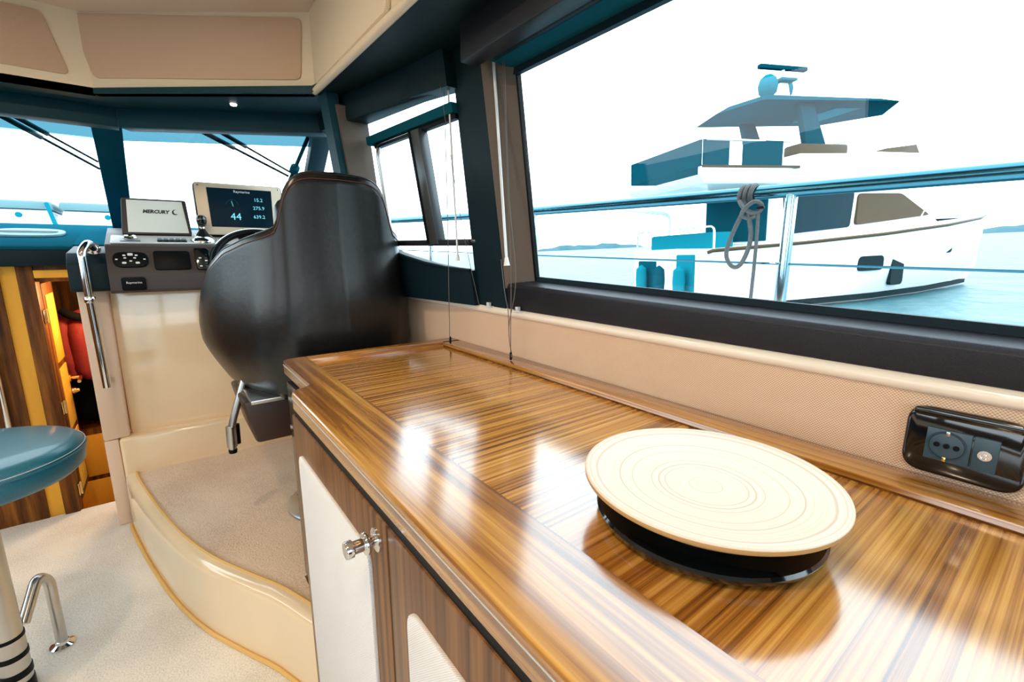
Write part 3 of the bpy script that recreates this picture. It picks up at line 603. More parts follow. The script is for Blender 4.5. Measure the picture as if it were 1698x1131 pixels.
# platter on dark dish
PC = V((0.482, 0.253, 0))
ds = tag(obj('black_dish', lathe([(0, 0.9385), (0.10, 0.9385), (0.117, 0.940), (0.1235, 0.945), (0.125, 0.950), (0.1225, 0.953), (0.114, 0.951), (0.100, 0.950), (0.088, 0.9535), (0.083, 0.962), (0.083, 0.968), (0, 0.968)], PC, 72), 'gloss_black'), 'glossy black dish holding the pale round platter', 'dish')
pl = thing('wooden_platter', (PC.x, PC.y, 0.968), 'round pale coiled bamboo platter on the worktop', 'platter')
obj('top_face', lathe([(0.1408, 0.9935), (0.1405, 0.9948), (0.139, 0.9955), (0.12, 0.9905), (0.09, 0.985), (0.05, 0.981), (0, 0.9795)], PC, 96, (0, 0, 1), False), 'bamboo', pl, 60)
obj('underside', lathe([(0, 0.9685), (0.085, 0.9685), (0.11, 0.976), (0.136, 0.9855), (0.1400, 0.9885), (0.1408, 0.990), (0.1408, 0.9935)], PC, 96, (0, 0, 1), False), 'bamboo_edge', pl, 60)

# wall socket
sk = thing('wall_socket', (0.80, 0.083, 1.0), 'glossy black socket box with round plug inlet on the woven lining', 'socket')
def sq(y0, y1, z0, z1, x): return [V((x, y1, z0)), V((x, y0, z0)), V((x, y0, z1)), V((x, y1, z1))]
obj('bezel', rpoly(sq(0.024, 0.1405, 0.957, 1.048, 0.803), 0.024, (-0.012, 0, 0), 0.004, 8), 'gloss_black', sk, 50)
obj('top_cover', rpoly(sq(0.030, 0.134, 1.036, 1.047, 0.793), 0.006, (-0.006, 0, 0), 0.002), 'gloss_black', sk)
mo = obj('module', box((0.788, 0.074, 0.979), (0.7925, 0.1175, 1.0225), 0.001), 'socket_grey', sk)
oc = V((0.788, 0.0965, 1.001))
obj('plug_well', lathe([(0.0195, -0.0006), (0.0195, 0.0012), (0.0175, 0.0012), (0.0165, -0.0004), (0, -0.0004)], oc, 32, (-1, 0, 0)), mat('dark_blue_well', (0.012, 0.035, 0.055), 0.35), mo)
for dy in (-0.0095, 0, 0.0095):
    obj('pin_hole', lathe([(0.0032, 0), (0.0032, 0.0018), (0, 0.0018)], oc + V((0.0, dy, 0)), 12, (-1, 0, 0)), 'black', mo)
for dz in (-0.0175, 0.0175):
    obj('earth_clip', box((0.7845, 0.0945, oc.z + dz - 0.003), (0.788, 0.0985, oc.z + dz + 0.003), 0.0005), 'brass' if dz < 0 else 'satin', mo)
m2_ = obj('module', box((0.788, 0.0495, 0.979), (0.7925, 0.0725, 1.0225), 0.001), 'socket_grey', sk)
obj('aerial_socket', lathe([(0.0065, 0), (0.0065, 0.003), (0.0042, 0.003), (0.0042, 0.0015), (0.0015, 0.0015), (0.0015, 0.004), (0, 0.004)], (0.788, 0.061, 1.001), 20, (-1, 0, 0)), 'chrome', m2_)

# ================================================================== WINDOW BLINDS, CORDS, WANDS
pm = thing('roller_blind', (0.70, 0.2, 1.75), 'roller blind with dark pelmet, wand and cords at the long side window', 'blind', 'window blinds')
obj('front_board', box((0.655, -1.3, 1.711), (0.704, 1.066, 1.80), 0.004), 'black_vinyl', pm)
obj('rolled_blind', lathe([(0.016, 0), (0.016, 2.3)], (0.728, -1.28, 1.737), 20, (0, 1, 0)), 'navy', pm)
pm2 = thing('roller_blind', (0.66, 1.5, 1.75), 'roller blind with dark pelmet and thin cords at the sliding side window', 'blind', 'window blinds')
obj('front_board', hexa([V((0.727, 1.222, 1.711)), V((0.752, 1.222, 1.711)), V((0.66, 1.88, 1.711)), V((0.575, 1.85, 1.711))], [V((0.700, 1.222, 1.80)), V((0.752, 1.222, 1.80)), V((0.66, 1.90, 1.80)), V((0.57, 1.88, 1.80))], 0.003), 'navy', pm2)
def wand(par, a, b, r=0.004):
    t = obj('wand', tube([a, b], r, 10), 'wand', par)
    d = (V(b) - V(a)).normalized()
    obj('wand_tip', tube([V(b), V(b) + d * 0.012, V(b) + d * 0.022], [r * 1.2, r * 1.7, r * 2.2], 10), 'white_plastic', t)
wand(pm, (0.742, 1.045, 1.735), (0.752, 1.005, 1.235))
wand(pm2, (0.722, 1.244, 1.735), (0.738, 1.238, 1.245), 0.003)
wand(pm2, X2(1.79, 1.76, -0.06), X2(1.80, 1.40, -0.06), 0.0025)
def cord(par, pts, r=0.0012): return obj('cord', tube(smoothpath(pts, 6), r, 6), 'cord', par)
cord(pm, [(0.745, 1.01, 1.735), (0.748, 0.995, 1.45), (0.752, 0.985, 1.2), (0.755, 0.99, 1.05), (0.757, 0.992, 0.955)])
cord(pm, [(0.747, 1.005, 1.735), (0.751, 0.992, 1.40), (0.757, 0.970, 1.18), (0.76, 1.005, 1.04), (0.758, 0.985, 0.955)])
cord(pm, [(0.752, 1.03, 1.23), (0.757, 1.02, 1.14), (0.76, 1.008, 1.085), (0.757, 1.0, 1.02), (0.756, 0.988, 0.96)])
cord(pm2, [(0.727, 1.275, 1.72), (0.733, 1.285, 1.35), (0.738, 1.30, 1.0), (0.740, 1.30, 0.955)])
cord(pm2, [X2(1.215, 1.70, -0.06), X2(1.2, 1.35, -0.06), X2(1.165, 1.09, -0.06)], 0.0009)
for i, (y, x) in enumerate(((1.005, 0.785), (1.15, 0.786))):
    c = obj('cord_clip', box((x, y - 0.016, 1.084), (x + 0.014, y + 0.016, 1.087), 0.001), 'wand', (pm, pm2)[i])
    obj('clip_peg', box((x, y - 0.008, 1.087), (x + 0.01, y + 0.004, 1.098), 0.001), 'wand', c)
    obj('cord_weight', lathe([(0.0025, 0), (0.0035, 0.004), (0.0035, 0.02), (0.0015, 0.024)], (0.757 if i == 0 else 0.740, 0.992 if i == 0 else 1.30, 0.951), 10), 'black', (pm, pm2)[i])

# ================================================================== HELM SEAT
CH = V((0.482, 1.83, 0.25))
ch = thing('helm_chair', CH, 'black leather bucket helm chair on a steel pedestal', 'chair')
def lerp1(tab, s):
    for (a, va), (b, vb) in zip(tab, tab[1:]):
        if s <= b: t = (s - a) / (b - a); return va + (vb - va) * t
    return tab[-1][1]
PX = smoothpath([(0, -0.285, 0), (0.09, -0.28, 0), (0.17, -0.265, 0), (0.222, -0.215, 0), (0.268, -0.12, 0), (0.315, 0.0, 0), (0.345, 0.13, 0), (0.350, 0.22, 0)], 10)
def plan(s):
    i = abs(s) * (len(PX) - 1); k = min(int(i), len(PX) - 2); p = lerp(PX[k], PX[k + 1], i - k); return V((p.x * (1 if s >= 0 else -1), p.y, 0))
TOP = [(0, 1.485), (0.14, 1.483), (0.19, 1.477), (0.23, 1.463), (0.26, 1.442), (0.28, 1.415), (0.295, 1.375), (0.31, 1.345), (0.335, 1.318), (0.40, 1.307), (0.55, 1.285), (0.68, 1.255), (0.80, 1.20), (0.90, 1.12), (0.96, 1.04), (1.0, 0.95)]
BOT = [(0, 0.79), (0.5, 0.78), (0.75, 0.775), (0.9, 0.785), (0.96, 0.80), (1.0, 0.83)]
def shell_point(s, t, inset=0.0):
    a = abs(s); z0, z1 = lerp1(BOT, a), lerp1(TOP, a); z = z0 + (z1 - z0) * t
    p = plan(s); sg = 1 if s >= 0 else -1
    wide = 1.0 + 0.10 * math.exp(-((z - 0.99) / 0.17) ** 2) * min(1, a * 2.2) - 0.13 * max(0, (0.93 - z) / 0.15) ** 1.5 * min(1, a * 1.6)
    if a < 0.32: wide *= 1.0 - 0.06 * max(0, (z - 1.25) / 0.23) ** 2
    y = p.y * (1 - 0.12 * max(0, (0.93 - z) / 0.15) ** 1.5)
    y += -0.03 * math.exp(-((z - 1.05) / 0.2) ** 2) * (1 - a) + 0.12 * max(0, z - 1.2) * (1 - a) * -0.4
    q = V((p.x * wide, y, z))
    if inset: 
        c = V((0, 0.05, z)); d = (c - q); d.z = 0; d.normalize(); q = q + d * inset
    return q + V((CH.x, CH.y, 0))
NS, NT = 96, 22
rows = []
S = [-1 + 2 * i / NS for i in range(NS + 1)]
outer = [[shell_point(s, j / NT) for j in range(NT + 1)] for s in S]
def innerz(s, t): return shell_point(s, t, 0.07)
cols = []
for s in S:
    o_ = [shell_point(s, j / NT) for j in range(NT + 1)]
    rim = [shell_point(s, 1, 0.012) + V((0, 0, 0.010)), shell_point(s, 1, 0.035) + V((0, 0, 0.015)), shell_point(s, 1, 0.06) + V((0, 0, 0.008))]
    i_ = [shell_point(s, j / NT, 0.07) for j in range(NT, -1, -1)]
    cols.append(o_ + rim + i_)
bm = grid(cols, True); vs = list(bm.verts); n_ = len(cols[0]); bm.faces.new(vs[:n_]); bm.faces.new(vs[-n_:][::-1])
bmesh.ops.recalc_face_normals(bm, faces=list(bm.faces))
sh = obj('shell', bm, 'leather', ch, 70)
pip = [shell_point(s, 1, 0.004) + V((0, 0, 0.004)) for s in S[4:-4]]
obj('piping', tube(pip, 0.0035, 6), 'leather', sh, 80)
obj('stitching', tube([shell_point(s, 1, -0.0015) + V((0, 0, -0.012)) for s in S[6:-6]], 0.0011, 5), 'thread', sh, 80)
# underside pan, seat cushion, backrest cushion
pan = [[], [], [], []]
for s in S:
    a = shell_point(s, 0.0); c = V((CH.x, CH.y + 0.02, 0)); d = V((a.x - c.x, a.y - c.y, 0))
    for k, (f, dz) in enumerate(((1.0, 0.0), (0.9, -0.03), (0.7, -0.045), (0.35, -0.05))): pan[k].append(V((c.x + d.x * f, c.y + d.y * f, a.z + dz)))
bm = grid(pan, True); vs = list(bm.verts); bm.faces.new(vs[-len(S):])
bmesh.ops.recalc_face_normals(bm, faces=list(bm.faces)); obj('underside', bm, 'leather', ch, 80)
obj('seat_cushion', box((CH.x - 0.25, CH.y - 0.18, 0.86), (CH.x + 0.25, CH.y + 0.30, 0.98), 0.05, 5), 'leather', ch)
obj('back_cushion', box((CH.x - 0.17, CH.y - 0.225, 0.98), (CH.x + 0.17, CH.y - 0.14, 1.42), 0.04, 4), 'leather', ch)
obj('base_plate', lathe([(0.19, 0.250), (0.19, 0.256), (0.18, 0.262), (0.06, 0.270), (0.055, 0.29)], CH * 1.0 - V((0, 0.01, 0.25)), 48), 'satin', ch)
for k in range(6):
    a = k * PI / 3 + 0.45
    obj('base_bolt', lathe([(0.008, 0.262), (0.008, 0.266), (0, 0.267)], (CH.x + 0.155 * math.cos(a), CH.y - 0.01 + 0.155 * math.sin(a), 0), 10), 'black', ch)
obj('pedestal', lathe([(0.05, 0.27), (0.05, 0.55), (0.04, 0.55), (0.04, 0.74)], (CH.x, CH.y - 0.01, 0), 28), 'satin', ch)
ft = obj('slide_frame', hexa([V((0.200, 1.70, 0.60)), V((0.60, 1.70, 0.60)), V((0.60, 2.0, 0.60)), V((0.200, 2.0, 0.60))], [V((0.170, 1.70, 0.755)), V((0.64, 1.70, 0.755)), V((0.64, 2.04, 0.755)), V((0.170, 2.04, 0.755))], 0.012), 'brown_leather', ch)
obj('slide_rail', box((0.19, 1.66, 0.752), (0.62, 2.02, 0.766), 0.003), 'satin', ch)
lv = obj('footrest_arm', bent([(0.200, 1.85, 0.80), (0.150, 1.85, 0.655), (0.136, 1.85, 0.60), (0.138, 1.85, 0.545)], 0.012, 0.04), 'satin', ch)
obj('arm_sleeve', tube([(0.140, 1.85, 0.632), (0.138, 1.85, 0.555)], 0.0165, 14), 'satin', lv)
obj('arm_tip', lathe([(0.013, -0.014), (0.014, -0.008), (0.014, 0.0)], (0.138, 1.85, 0.545), 14), 'black', lv)
obj('second_arm', tube([(0.160, 1.87, 0.63), (0.158, 1.87, 0.555)], 0.010, 12), 'black', lv)

# ================================================================== HELM CONSOLE
hc = thing('helm_console', (0.25, 2.75, 0), 'cream helm console with warm grey instrument fascia', 'console')
obj('lower_body', box((-0.19, 2.672, 0.25), (0.69, 2.90, 1.10), 0.012, 3), 'cream', hc)
obj('plinth', box((-0.232, 2.602, 0.2), (0.69, 2.70, 0.42), 0.014, 3), 'cream', hc)
obj('column', hexa([V((-0.283, 2.625, 0.0)), V((-0.2335, 2.625, 0.0)), V((-0.2335, 2.86, 0.0)), V((-0.283, 2.86, 0.0))], [V((-0.283, 2.612, 0.418)), V((-0.2335, 2.612, 0.418)), V((-0.2335, 2.86, 0.418)), V((-0.283, 2.86, 0.418))], 0.006), 'column', hc)
obj('column_upper', hexa([V((-0.283, 2.610, 0.42)), V((-0.192, 2.625, 0.42)), V((-0.192, 2.86, 0.42)), V((-0.283, 2.86, 0.42))], [V((-0.283, 2.610, 1.10)), V((-0.185, 2.635, 1.10)), V((-0.185, 2.86, 1.10)), V((-0.283, 2.86, 1.10))], 0.008), 'column', hc)
# fascia profile (Y, Z)
FB = [(2.53, 1.078), (2.515, 1.09), (2.520, 1.156), (2.572, 1.272), (2.582, 1.282), (2.78, 1.333), (2.90, 1.36), (2.90, 1.08)]
obj('fascia', hexa([V((-0.168, y, z)) for y, z in FB], [V((0.69, y, z)) for y, z in FB], 0.003), 'grey', hc)
tn = V((0, -0.051, 0.198)).normalized(); tu = V((0, 0.198, 0.051)).normalized()           # top deck
def TD(x, t): return V((x, 2.582, 1.282)) + tu * t
obj('top_plate', rpoly([TD(-0.150, 0.004), TD(0.335, 0.004), TD(0.335, 0.15), TD(-0.150, 0.15)], 0.012, tn * 0.004, 0.001), 'deck_grey', hc)
fu = V((0, 0.052, 0.116)).normalized(); fnn = V((0, -0.116, 0.052)).normalized()           # tilted front face
def FF(x, t): return V((x, 2.520, 1.156)) + fu * t
def face_rect(name, x0, x1, t0, t1, r, th, m_, par, bev=0.002): return obj(name, rpoly([FF(x0, t0), FF(x1, t0), FF(x1, t1), FF(x0, t1)], r, fnn * th, bev), m_, par)
# side wing
WB = [(2.555, 1.088), (2.545, 1.10), (2.552, 1.20), (2.60, 1.245), (2.86, 1.275), (2.86, 1.088)]
obj('side_wing', hexa([V((-0.292, y, z)) for y, z in WB], [V((-0.168, y, z)) for y, z in WB], 0.004), 'navy', hc)
# instruments on the fascia
ov = face_rect('audio_remote', -0.148, -0.030, 0.030, 0.098, 0.034, 0.010, 'black', hc)
for dx, dt, sz in ((-0.046, 0.0, .004), (0.046, 0.0, .004), (-0.018, 0.006, .0045), (0.014, 0.006, .0045), (0.0, -0.008, .0045), (-0.022, -0.016, .007), (0.022, -0.016, .007), (0, 0.022, .009), (-0.02, 0.018, .005), (0.02, 0.018, .005)):
    c = FF(-0.089 + dx, 0.064 + dt) + fnn * 0.010
    obj('button', rpoly([c + V((-sz, 0, 0)) - fu * sz * .6, c + V((sz, 0, 0)) - fu * sz * .6, c + V((sz, 0, 0)) + fu * sz * .6, c + V((-sz, 0, 0)) + fu * sz * .6], sz * .4, fnn * 0.002), 'white_plastic', ov)
face_rect('blank_cover', -0.012, 0.118, 0.016, 0.104, 0.012, 0.009, 'black', hc)
vh = thing('radio_handset', FF(0.165, 0.06), 'black radio handset with grey keys clipped to the fascia', 'handset')
hs = obj('body', rpoly([FF(0.138, 0.012), FF(0.198, 0.008), FF(0.192, 0.113), FF(0.134, 0.113)], 0.012, fnn * 0.022, 0.004), 'gloss_black', vh)
for k in range(4):
    for j in range(2):
        c = FF(0.155 + j * 0.022, 0.024 + k * 0.013) + fnn * 0.022
        obj('key', rpoly([c + V((-.005, 0, 0)) - fu * .003, c + V((.005, 0, 0)) - fu * .003, c + V((.005, 0, 0)) + fu * .003, c + V((-.005, 0, 0)) + fu * .003], .002, fnn * 0.0015), 'socket_grey' if (k + j) % 3 else 'white_plastic', hs)
cv = face_rect('gauge_cover', 0.212, 0.318, 0.012, 0.108, 0.016, 0.012, 'black', hc)
lettering('cover_lettering', 'Raymarine', 0.017, 'white_print', cv, FF(0.262, 0.090) + fnn * 0.012, (1, 0, 0), fu)
gf = V((0, -0.997, 0.08))
def LF(x, z): return V((x, 2.5165, z))
cv2 = obj('gauge_cover', rpoly([LF(-0.130, 1.088), LF(-0.050, 1.088), LF(-0.050, 1.145), LF(-0.130, 1.145)], 0.010, (0, -0.010, 0), 0.002), 'black', hc)
lettering('cover_lettering', 'Raymarine', 0.0125, 'white_print', cv2, LF(-0.088, 1.122) + V((0, -0.010, 0)), (1, 0, 0), (0, 0, 1))
# controls on the top plate
kn = obj('dial_ring', lathe([(0.026, 0.004), (0.028, 0.012), (0.024, 0.016), (0.018, 0.012), (0, 0.012)], TD(-0.085, 0.085), 28, tn), 'chrome', hc)
obj('dial_face', lathe([(0.018, 0.0125), (0, 0.0135)], TD(-0.085, 0.085), 24, tn), 'brass', kn)
nb = obj('name_plate', rpoly([TD(-0.118, 0.030), TD(-0.048, 0.030), TD(-0.048, 0.052), TD(-0.118, 0.052)], 0.004, tn * 0.006, 0.001), 'socket_grey', hc)
sp_ = obj('switch_bank', rpoly([TD(0.010, 0.030), TD(0.120, 0.030), TD(0.120, 0.066), TD(0.010, 0.066)], 0.004, tn * 0.007, 0.001), 'black', hc)
for k in range(5):
    x = 0.0195 + k * 0.0222
    obj('rocker_switch', rpoly([TD(x - .008, 0.034) + tn * .007, TD(x + .008, 0.034) + tn * .007, TD(x + .008, 0.062) + tn * .007, TD(x - .008, 0.062) + tn * .007], 0.002, tn * 0.007, 0.001), 'socket_grey', sp_)
# joystick
jc = TD(0.185, 0.062)
js = thing('docking_joystick', jc, 'black docking joystick on a polished dome beside the grey screen', 'joystick')
obj('dome', lathe([(0.052, 0.003), (0.052, 0.010), (0.046, 0.018), (0.036, 0.026), (0.024, 0.03), (0, 0.032)], jc, 36, tn), 'chrome', js)
obj('boot', lathe([(0.030, 0.024), (0.024, 0.036), (0.016, 0.048), (0.011, 0.058), (0.009, 0.066)], jc, 24, tn), 'black', js)
obj('stick_collar', lathe([(0.010, 0.062), (0.012, 0.066), (0.010, 0.072)], jc, 20, tn), 'chrome', js)
obj('grip', lathe([(0.010, 0.07), (0.017, 0.078), (0.021, 0.095), (0.020, 0.112), (0.013, 0.122), (0, 0.124)], jc, 24, tn), 'gloss_black', js)
# grey engine display
def screen_quad(p00, p10, p11, p01): return [V(p00), V(p10), V(p11), V(p01)]
eb = thing('engine_display', (0.02, 2.76, 1.325), 'small engine display with a pale grey lit screen', 'display')
E0, E1, E2, E3 = V((-0.112, 2.735, 1.328)), V((0.150, 2.745, 1.328)), V((0.141, 2.775, 1.492)), V((-0.098, 2.765, 1.490))
en = (E1 - E0).cross(E3 - E0).normalized()
obj('housing', rpoly([E0, E1, E2, E3], 0.010, -en * 0.03, 0.003), 'grey', eb)
def eq(u, v): return lerp(lerp(E0, E1, u), lerp(E3, E2, u), v)
scr = obj('screen', prism([eq(0.085, 0.06) , eq(0.955, 0.06), eq(0.93, 0.95), eq(0.075, 0.95)], en * 0.0012), 'screen_grey', eb)
lettering('screen_lettering', 'MERCURY', 0.0215, 'grey_print', scr, eq(0.50, 0.64) + en * 0.0012, E1 - E0, E3 - E0, shear=0.25, bold=0.0011)
cc = eq(0.80, 0.645) + en * 0.0016
er, eu = (E1 - E0).normalized(), (E3 - E0).normalized()
moon = []
for k in range(17): a = PI * 0.45 + 2 * PI * 0.62 * k / 16; moon.append(cc + er * 0.013 * math.cos(a) + eu * 0.013 * math.sin(a))
for k in range(16, -1, -1): a = PI * 0.45 + 2 * PI * 0.62 * k / 16; moon.append(cc + er * (0.004 + 0.0105 * math.cos(a)) + eu * (0.002 + 0.0105 * math.sin(a)))
obj('screen_emblem', prism(moon, en * 0.0004), 'grey', scr, None)
# chart plotter
cp = thing('chart_plotter', (0.36, 2.74, 1.325), 'large chart plotter with dark screen in a champagne bezel', 'display')
C0, C1, C2, C3 = V((0.178, 2.70, 1.330)), V((0.548, 2.70, 1.330)), V((0.566, 2.735, 1.585)), V((0.174, 2.735, 1.582))
cn = (C1 - C0).cross(C3 - C0).normalized()
def cq(u, v): return lerp(lerp(C0, C1, u), lerp(C3, C2, u), v)
obj('housing', rpoly([C0 - cn * .004, C1 - cn * .004, C2 - cn * .004, C3 - cn * .004], 0.022, -cn * 0.05, 0.006), 'black', cp)
bz = obj('bezel', rpoly([cq(0.012, 0.01), cq(0.988, 0.01), cq(0.99, 0.985), cq(0.012, 0.985)], 0.018, -cn * 0.008, 0.0015), 'champagne', cp)
for u, v in ((0.05, 0.93), (0.955, 0.93)):
    obj('bezel_screw', lathe([(0.005, 0), (0.004, 0.0015), (0, 0.002)], cq(u, v), 12, cn), 'chrome', bz)
sc2 = obj('screen', prism([cq(0.145, 0.16), cq(0.875, 0.16), cq(0.865, 0.90), cq(0.138, 0.90)], cn * 0.0012), 'screen_dark', cp)
cr, cu = (C1 - C0), (C3 - C0)
lettering('screen_digits', '44', 0.048, 'screen_cyan', sc2, cq(0.43, 0.36) + cn * .0012, cr, cu)
for txt, v in (('15.2', 0.70), ('275.9', 0.54), ('639.2', 0.37)):
    lettering('screen_digits', txt, 0.024, 'screen_cyan', sc2, cq(0.705, v) + cn * .0012, cr, cu)
lettering('screen_title', 'Raymarine', 0.017, 'white_print', sc2, cq(0.52, 0.845) + cn * .0012, cr, cu)
arc = [cq(0.40 + 0.075 * math.cos(a), 0.55 + 0.14 * math.sin(a)) + cn * .0018 for a in [PI * (0.1 + 0.8 * k / 14) for k in range(15)]]
obj('screen_gauge', tube(arc, 0.0007, 4), 'socket_grey', sc2)
obj('screen_needle', tube([cq(0.41, 0.56) + cn * .0018, cq(0.395, 0.66) + cn * .0018], 0.0013, 4), 'screen_cyan', sc2)
obj('plotter_knob', lathe([(0.017, 0), (0.016, 0.014), (0.012, 0.018), (0, 0.018)], cq(0.56, 0.055), 20, cn), 'black', cp)
# steering wheel
sw_c = AY(437, 440, 2.36); sw_n = V((0, -0.80, 0.60)).normalized()
sw = thing('steering_wheel', sw_c, 'black and steel steering wheel half hidden by the helm seat', 'steering wheel')
q_ = sw_n.to_track_quat('Z', 'Y')
def SWP(r, a, z=0.0): return sw_c + q_ @ V((r * math.cos(a), r * math.sin(a), z))
obj('rim', tube([SWP(0.19, 2 * PI * k / 64) for k in range(64)], 0.014, 12, True), 'black', sw)
obj('rim_trim', tube([SWP(0.202, 2 * PI * k / 64, 0.003) for k in range(64)], 0.0042, 8, True), 'chrome', sw)
for k in range(3): obj('spoke', tube([SWP(0.03, PI / 2 + k * 2 * PI / 3, -0.03), SWP(0.18, PI / 2 + k * 2 * PI / 3, 0)], 0.009, 10), 'satin', sw)
obj('hub', lathe([(0.0, 0.0), (0.04, -0.005), (0.045, -0.03), (0.025, -0.05), (0.022, -0.13), (0, -0.13)], sw_c, 24, sw_n), 'black', sw)
# grab rail on console column
gr = thing('grab_rail', (-0.22, 2.5, 0.7), 'bent polished steel grab rail on the console column', 'rail')
obj('tube', bent([(-0.205, 2.60, 1.262), (-0.213, 2.525, 1.288), (-0.235, 2.49, 1.25), (-0.234, 2.492, 1.06), (-0.229, 2.50, 0.69)], 0.0145, 0.04, 8, 16), 'chrome', gr)
obj('collar', lathe([(0.017, -0.012), (0.019, -0.008), (0.019, 0.008), (0.017, 0.012)], (-0.2335, 2.492, 1.06), 18), 'chrome', gr)
obj('foot', tube([(-0.229, 2.50, 0.70), (-0.229, 2.615, 0.70)], 0.009, 12), 'chrome', gr)
obj('flange', lathe([(0.024, 0), (0.024, 0.005), (0.014, 0.01)], (-0.205, 2.597, 1.262), 20, (0, -1, 0)), 'chrome', gr)

# ================================================================== STOOL
SX, SY = -0.462, 1.745
stl = thing('bar_stool', (SX, SY, 0), 'round dark leather stool, tinted with sky reflection, on a chrome pole at the left', 'stool')
seat = obj('seat', lathe([(0, 0.640), (0.17, 0.640), (0.215, 0.646), (0.230, 0.662), (0.235, 0.700), (0.230, 0.716), (0.219, 0.727), (0.20, 0.733), (0.12, 0.736), (0, 0.737)], (SX, SY, 0), 72), 'stool_leather', stl, 80)
obj('seam', tube([V((SX + 0.2345 * math.cos(2 * PI * k / 72), SY + 0.2345 * math.sin(2 * PI * k / 72), 0.706)) for k in range(72)], 0.0028, 8, True), 'stool_leather', seat, 80)
obj('stitching', tube([V((SX + 0.2335 * math.cos(2 * PI * k / 72), SY + 0.2335 * math.sin(2 * PI * k / 72), 0.714)) for k in range(72)], 0.0012, 6, True), 'pale_thread', seat, 80)
obj('seat_plate', lathe([(0.12, 0.645), (0.12, 0.652), (0.05, 0.652), (0.045, 0.61)], (SX, SY, 0), 32), 'satin', stl)
obj('pole', lathe([(0.034, 0.03), (0.034, 0.17), (0.033, 0.175), (0.033, 0.65)], (SX, SY, 0), 32), 'satin', stl)
for z0, z1, r in ((0.175, 0.185, 0.0352), (0.115, 0.130, 0.0358), (0.055, 0.075, 0.0362), (0.0, 0.036, 0.036)):
    obj('black_band', lathe([(r, z0), (r, z1), (0.03, z1)], (SX, SY, 0), 32), 'black', stl)
fb = V((-0.388, 1.885, 0))
fr_ = obj('footrest', bent([(SX + 0.028, SY + 0.03, 0.185), (-0.405, 1.855, 0.275), (fb.x, fb.y, 0.24), (fb.x, fb.y, 0.004)], 0.0145, 0.05, 8, 16), 'satin', stl)
obj('footrest_flange', lathe([(0.032, 0.0), (0.032, 0.004), (0.018, 0.010), (0.0165, 0.018)], fb, 28), 'chrome', fr_)
# short chrome grab rail on the wooden upright behind the stool
p0 = AY(4, 660, 2.88)
up_ = thing('bulkhead_rail', (p0.x, 2.915, 0.5), 'short upright chrome rail on the wooden bulkhead behind the stool', 'rail')
obj('tube', bent([(p0.x, 2.914, 0.80), (p0.x, 2.87, 0.80), (p0.x, 2.87, 0.36), (p0.x, 2.914, 0.36)], 0.011, 0.03, 6, 14), 'chrome', up_)

# ================================================================== OUTSIDE: OWN DECK
struct('side_deck', box((0.88, -2.5, 0.70), (1.40, 3.2, 0.76), 0.01), 'white', 'white side deck beyond the starboard windows')
RX = 1.30
rl = thing('deck_rail', (RX, 0.8, 0.76), 'polished steel guard rail along the side deck', 'rail')
RP = [V((RX, -2.2, 1.375)), V((RX, 0.1, 1.398)), V((RX, 1.55, 1.420)), V((1.28, 2.4, 1.437)), V((1.16, 3.4, 1.46)), V((0.9, 4.6, 1.49))]
obj('top_tube', tube(smoothpath(RP, 8), 0.0175, 16), 'rail_steel', rl)
wire = obj('life_line', tube(smoothpath([p + V((0, 0, -0.185 + 0.0 * i)) for i, p in enumerate(RP)], 6), 0.003, 6), 'rail_steel', rl)
for y in (-1.4, 0.525, 1.535):
    s_ = obj('stanchion', tube([V((RX, y, 1.40 + (y - 0.1) * 0.0145)), V((RX, y, 0.76))], 0.0145, 14), 'stanchion_steel', rl)
    obj('stanchion_foot', lathe([(0.032, 0.76), (0.032, 0.766), (0.017, 0.775), (0.017, 0.80)], (RX, y, 0), 20), 'chrome', s_)
    obj('wire_eye', tube([V((RX - 0.016 + 0.007 * math.cos(a), y + 0.02 + 0.007 * math.sin(a), 1.215 + (y - 0.1) * 0.0145)) for a in [2 * PI * k / 12 for k in range(12)]], 0.0022, 6, True), 'satin', s_)
s_ = obj('stanchion', tube([V((1.275, 2.44, 1.437)), V((1.275, 2.44, 0.9))], 0.013, 12), 'chrome', rl)
# mooring line on the rail
rp = thing('mooring_line', (RX, 0.63, 1.38), 'grey mooring line hitched round the deck rail with a hanging loop', 'rope')
coil = []
for k in range(49):
    a = 2 * PI * 3 * k / 48; coil.append(V((RX - 0.0005 + 0.0205 * math.cos(a), 0.655 - 0.042 * k / 48 - 0.006 * math.sin(a), 1.404 + 0.021 * math.sin(a))))
obj('coil', tube(coil, 0.0068, 8), 'rope', rp)
XR = RX - 0.026
kn_ = obj('knot', tube(smoothpath([(XR, 0.645, 1.385), (XR - .008, 0.628, 1.366), (XR - .004, 0.607, 1.352), (XR, 0.588, 1.356), (XR - .006, 0.584, 1.372), (XR - .008, 0.600, 1.380), (XR - .012, 0.620, 1.366), (XR - .006, 0.632, 1.348), (XR, 0.616, 1.338), (XR, 0.595, 1.345)], 6), 0.0056, 8), 'rope', rp)
obj('tag_ring', box((XR - 0.014, 0.574, 1.360), (XR - 0.002, 0.592, 1.366), 0.002), 'black', kn_)
obj('hanging_loop', tube(smoothpath([(XR, 0.630, 1.36), (XR, 0.646, 1.325), (XR, 0.664, 1.275), (XR, 0.668, 1.240), (XR, 0.655, 1.215), (XR, 0.638, 1.208), (XR, 0.622, 1.222), (XR, 0.608, 1.262), (XR, 0.606, 1.30), (XR, 0.614, 1.335), (XR, 0.618, 1.36)], 6), 0.0062, 8), 'rope', rp)
obj('tail', tube(smoothpath([(XR, 0.592, 1.36), (XR, 0.589, 1.25), (XR, 0.590, 1.10), (XR - 0.01, 0.592, 0.90), (XR - 0.03, 0.60, 0.765)], 6), 0.0048, 8), 'rope', rp)

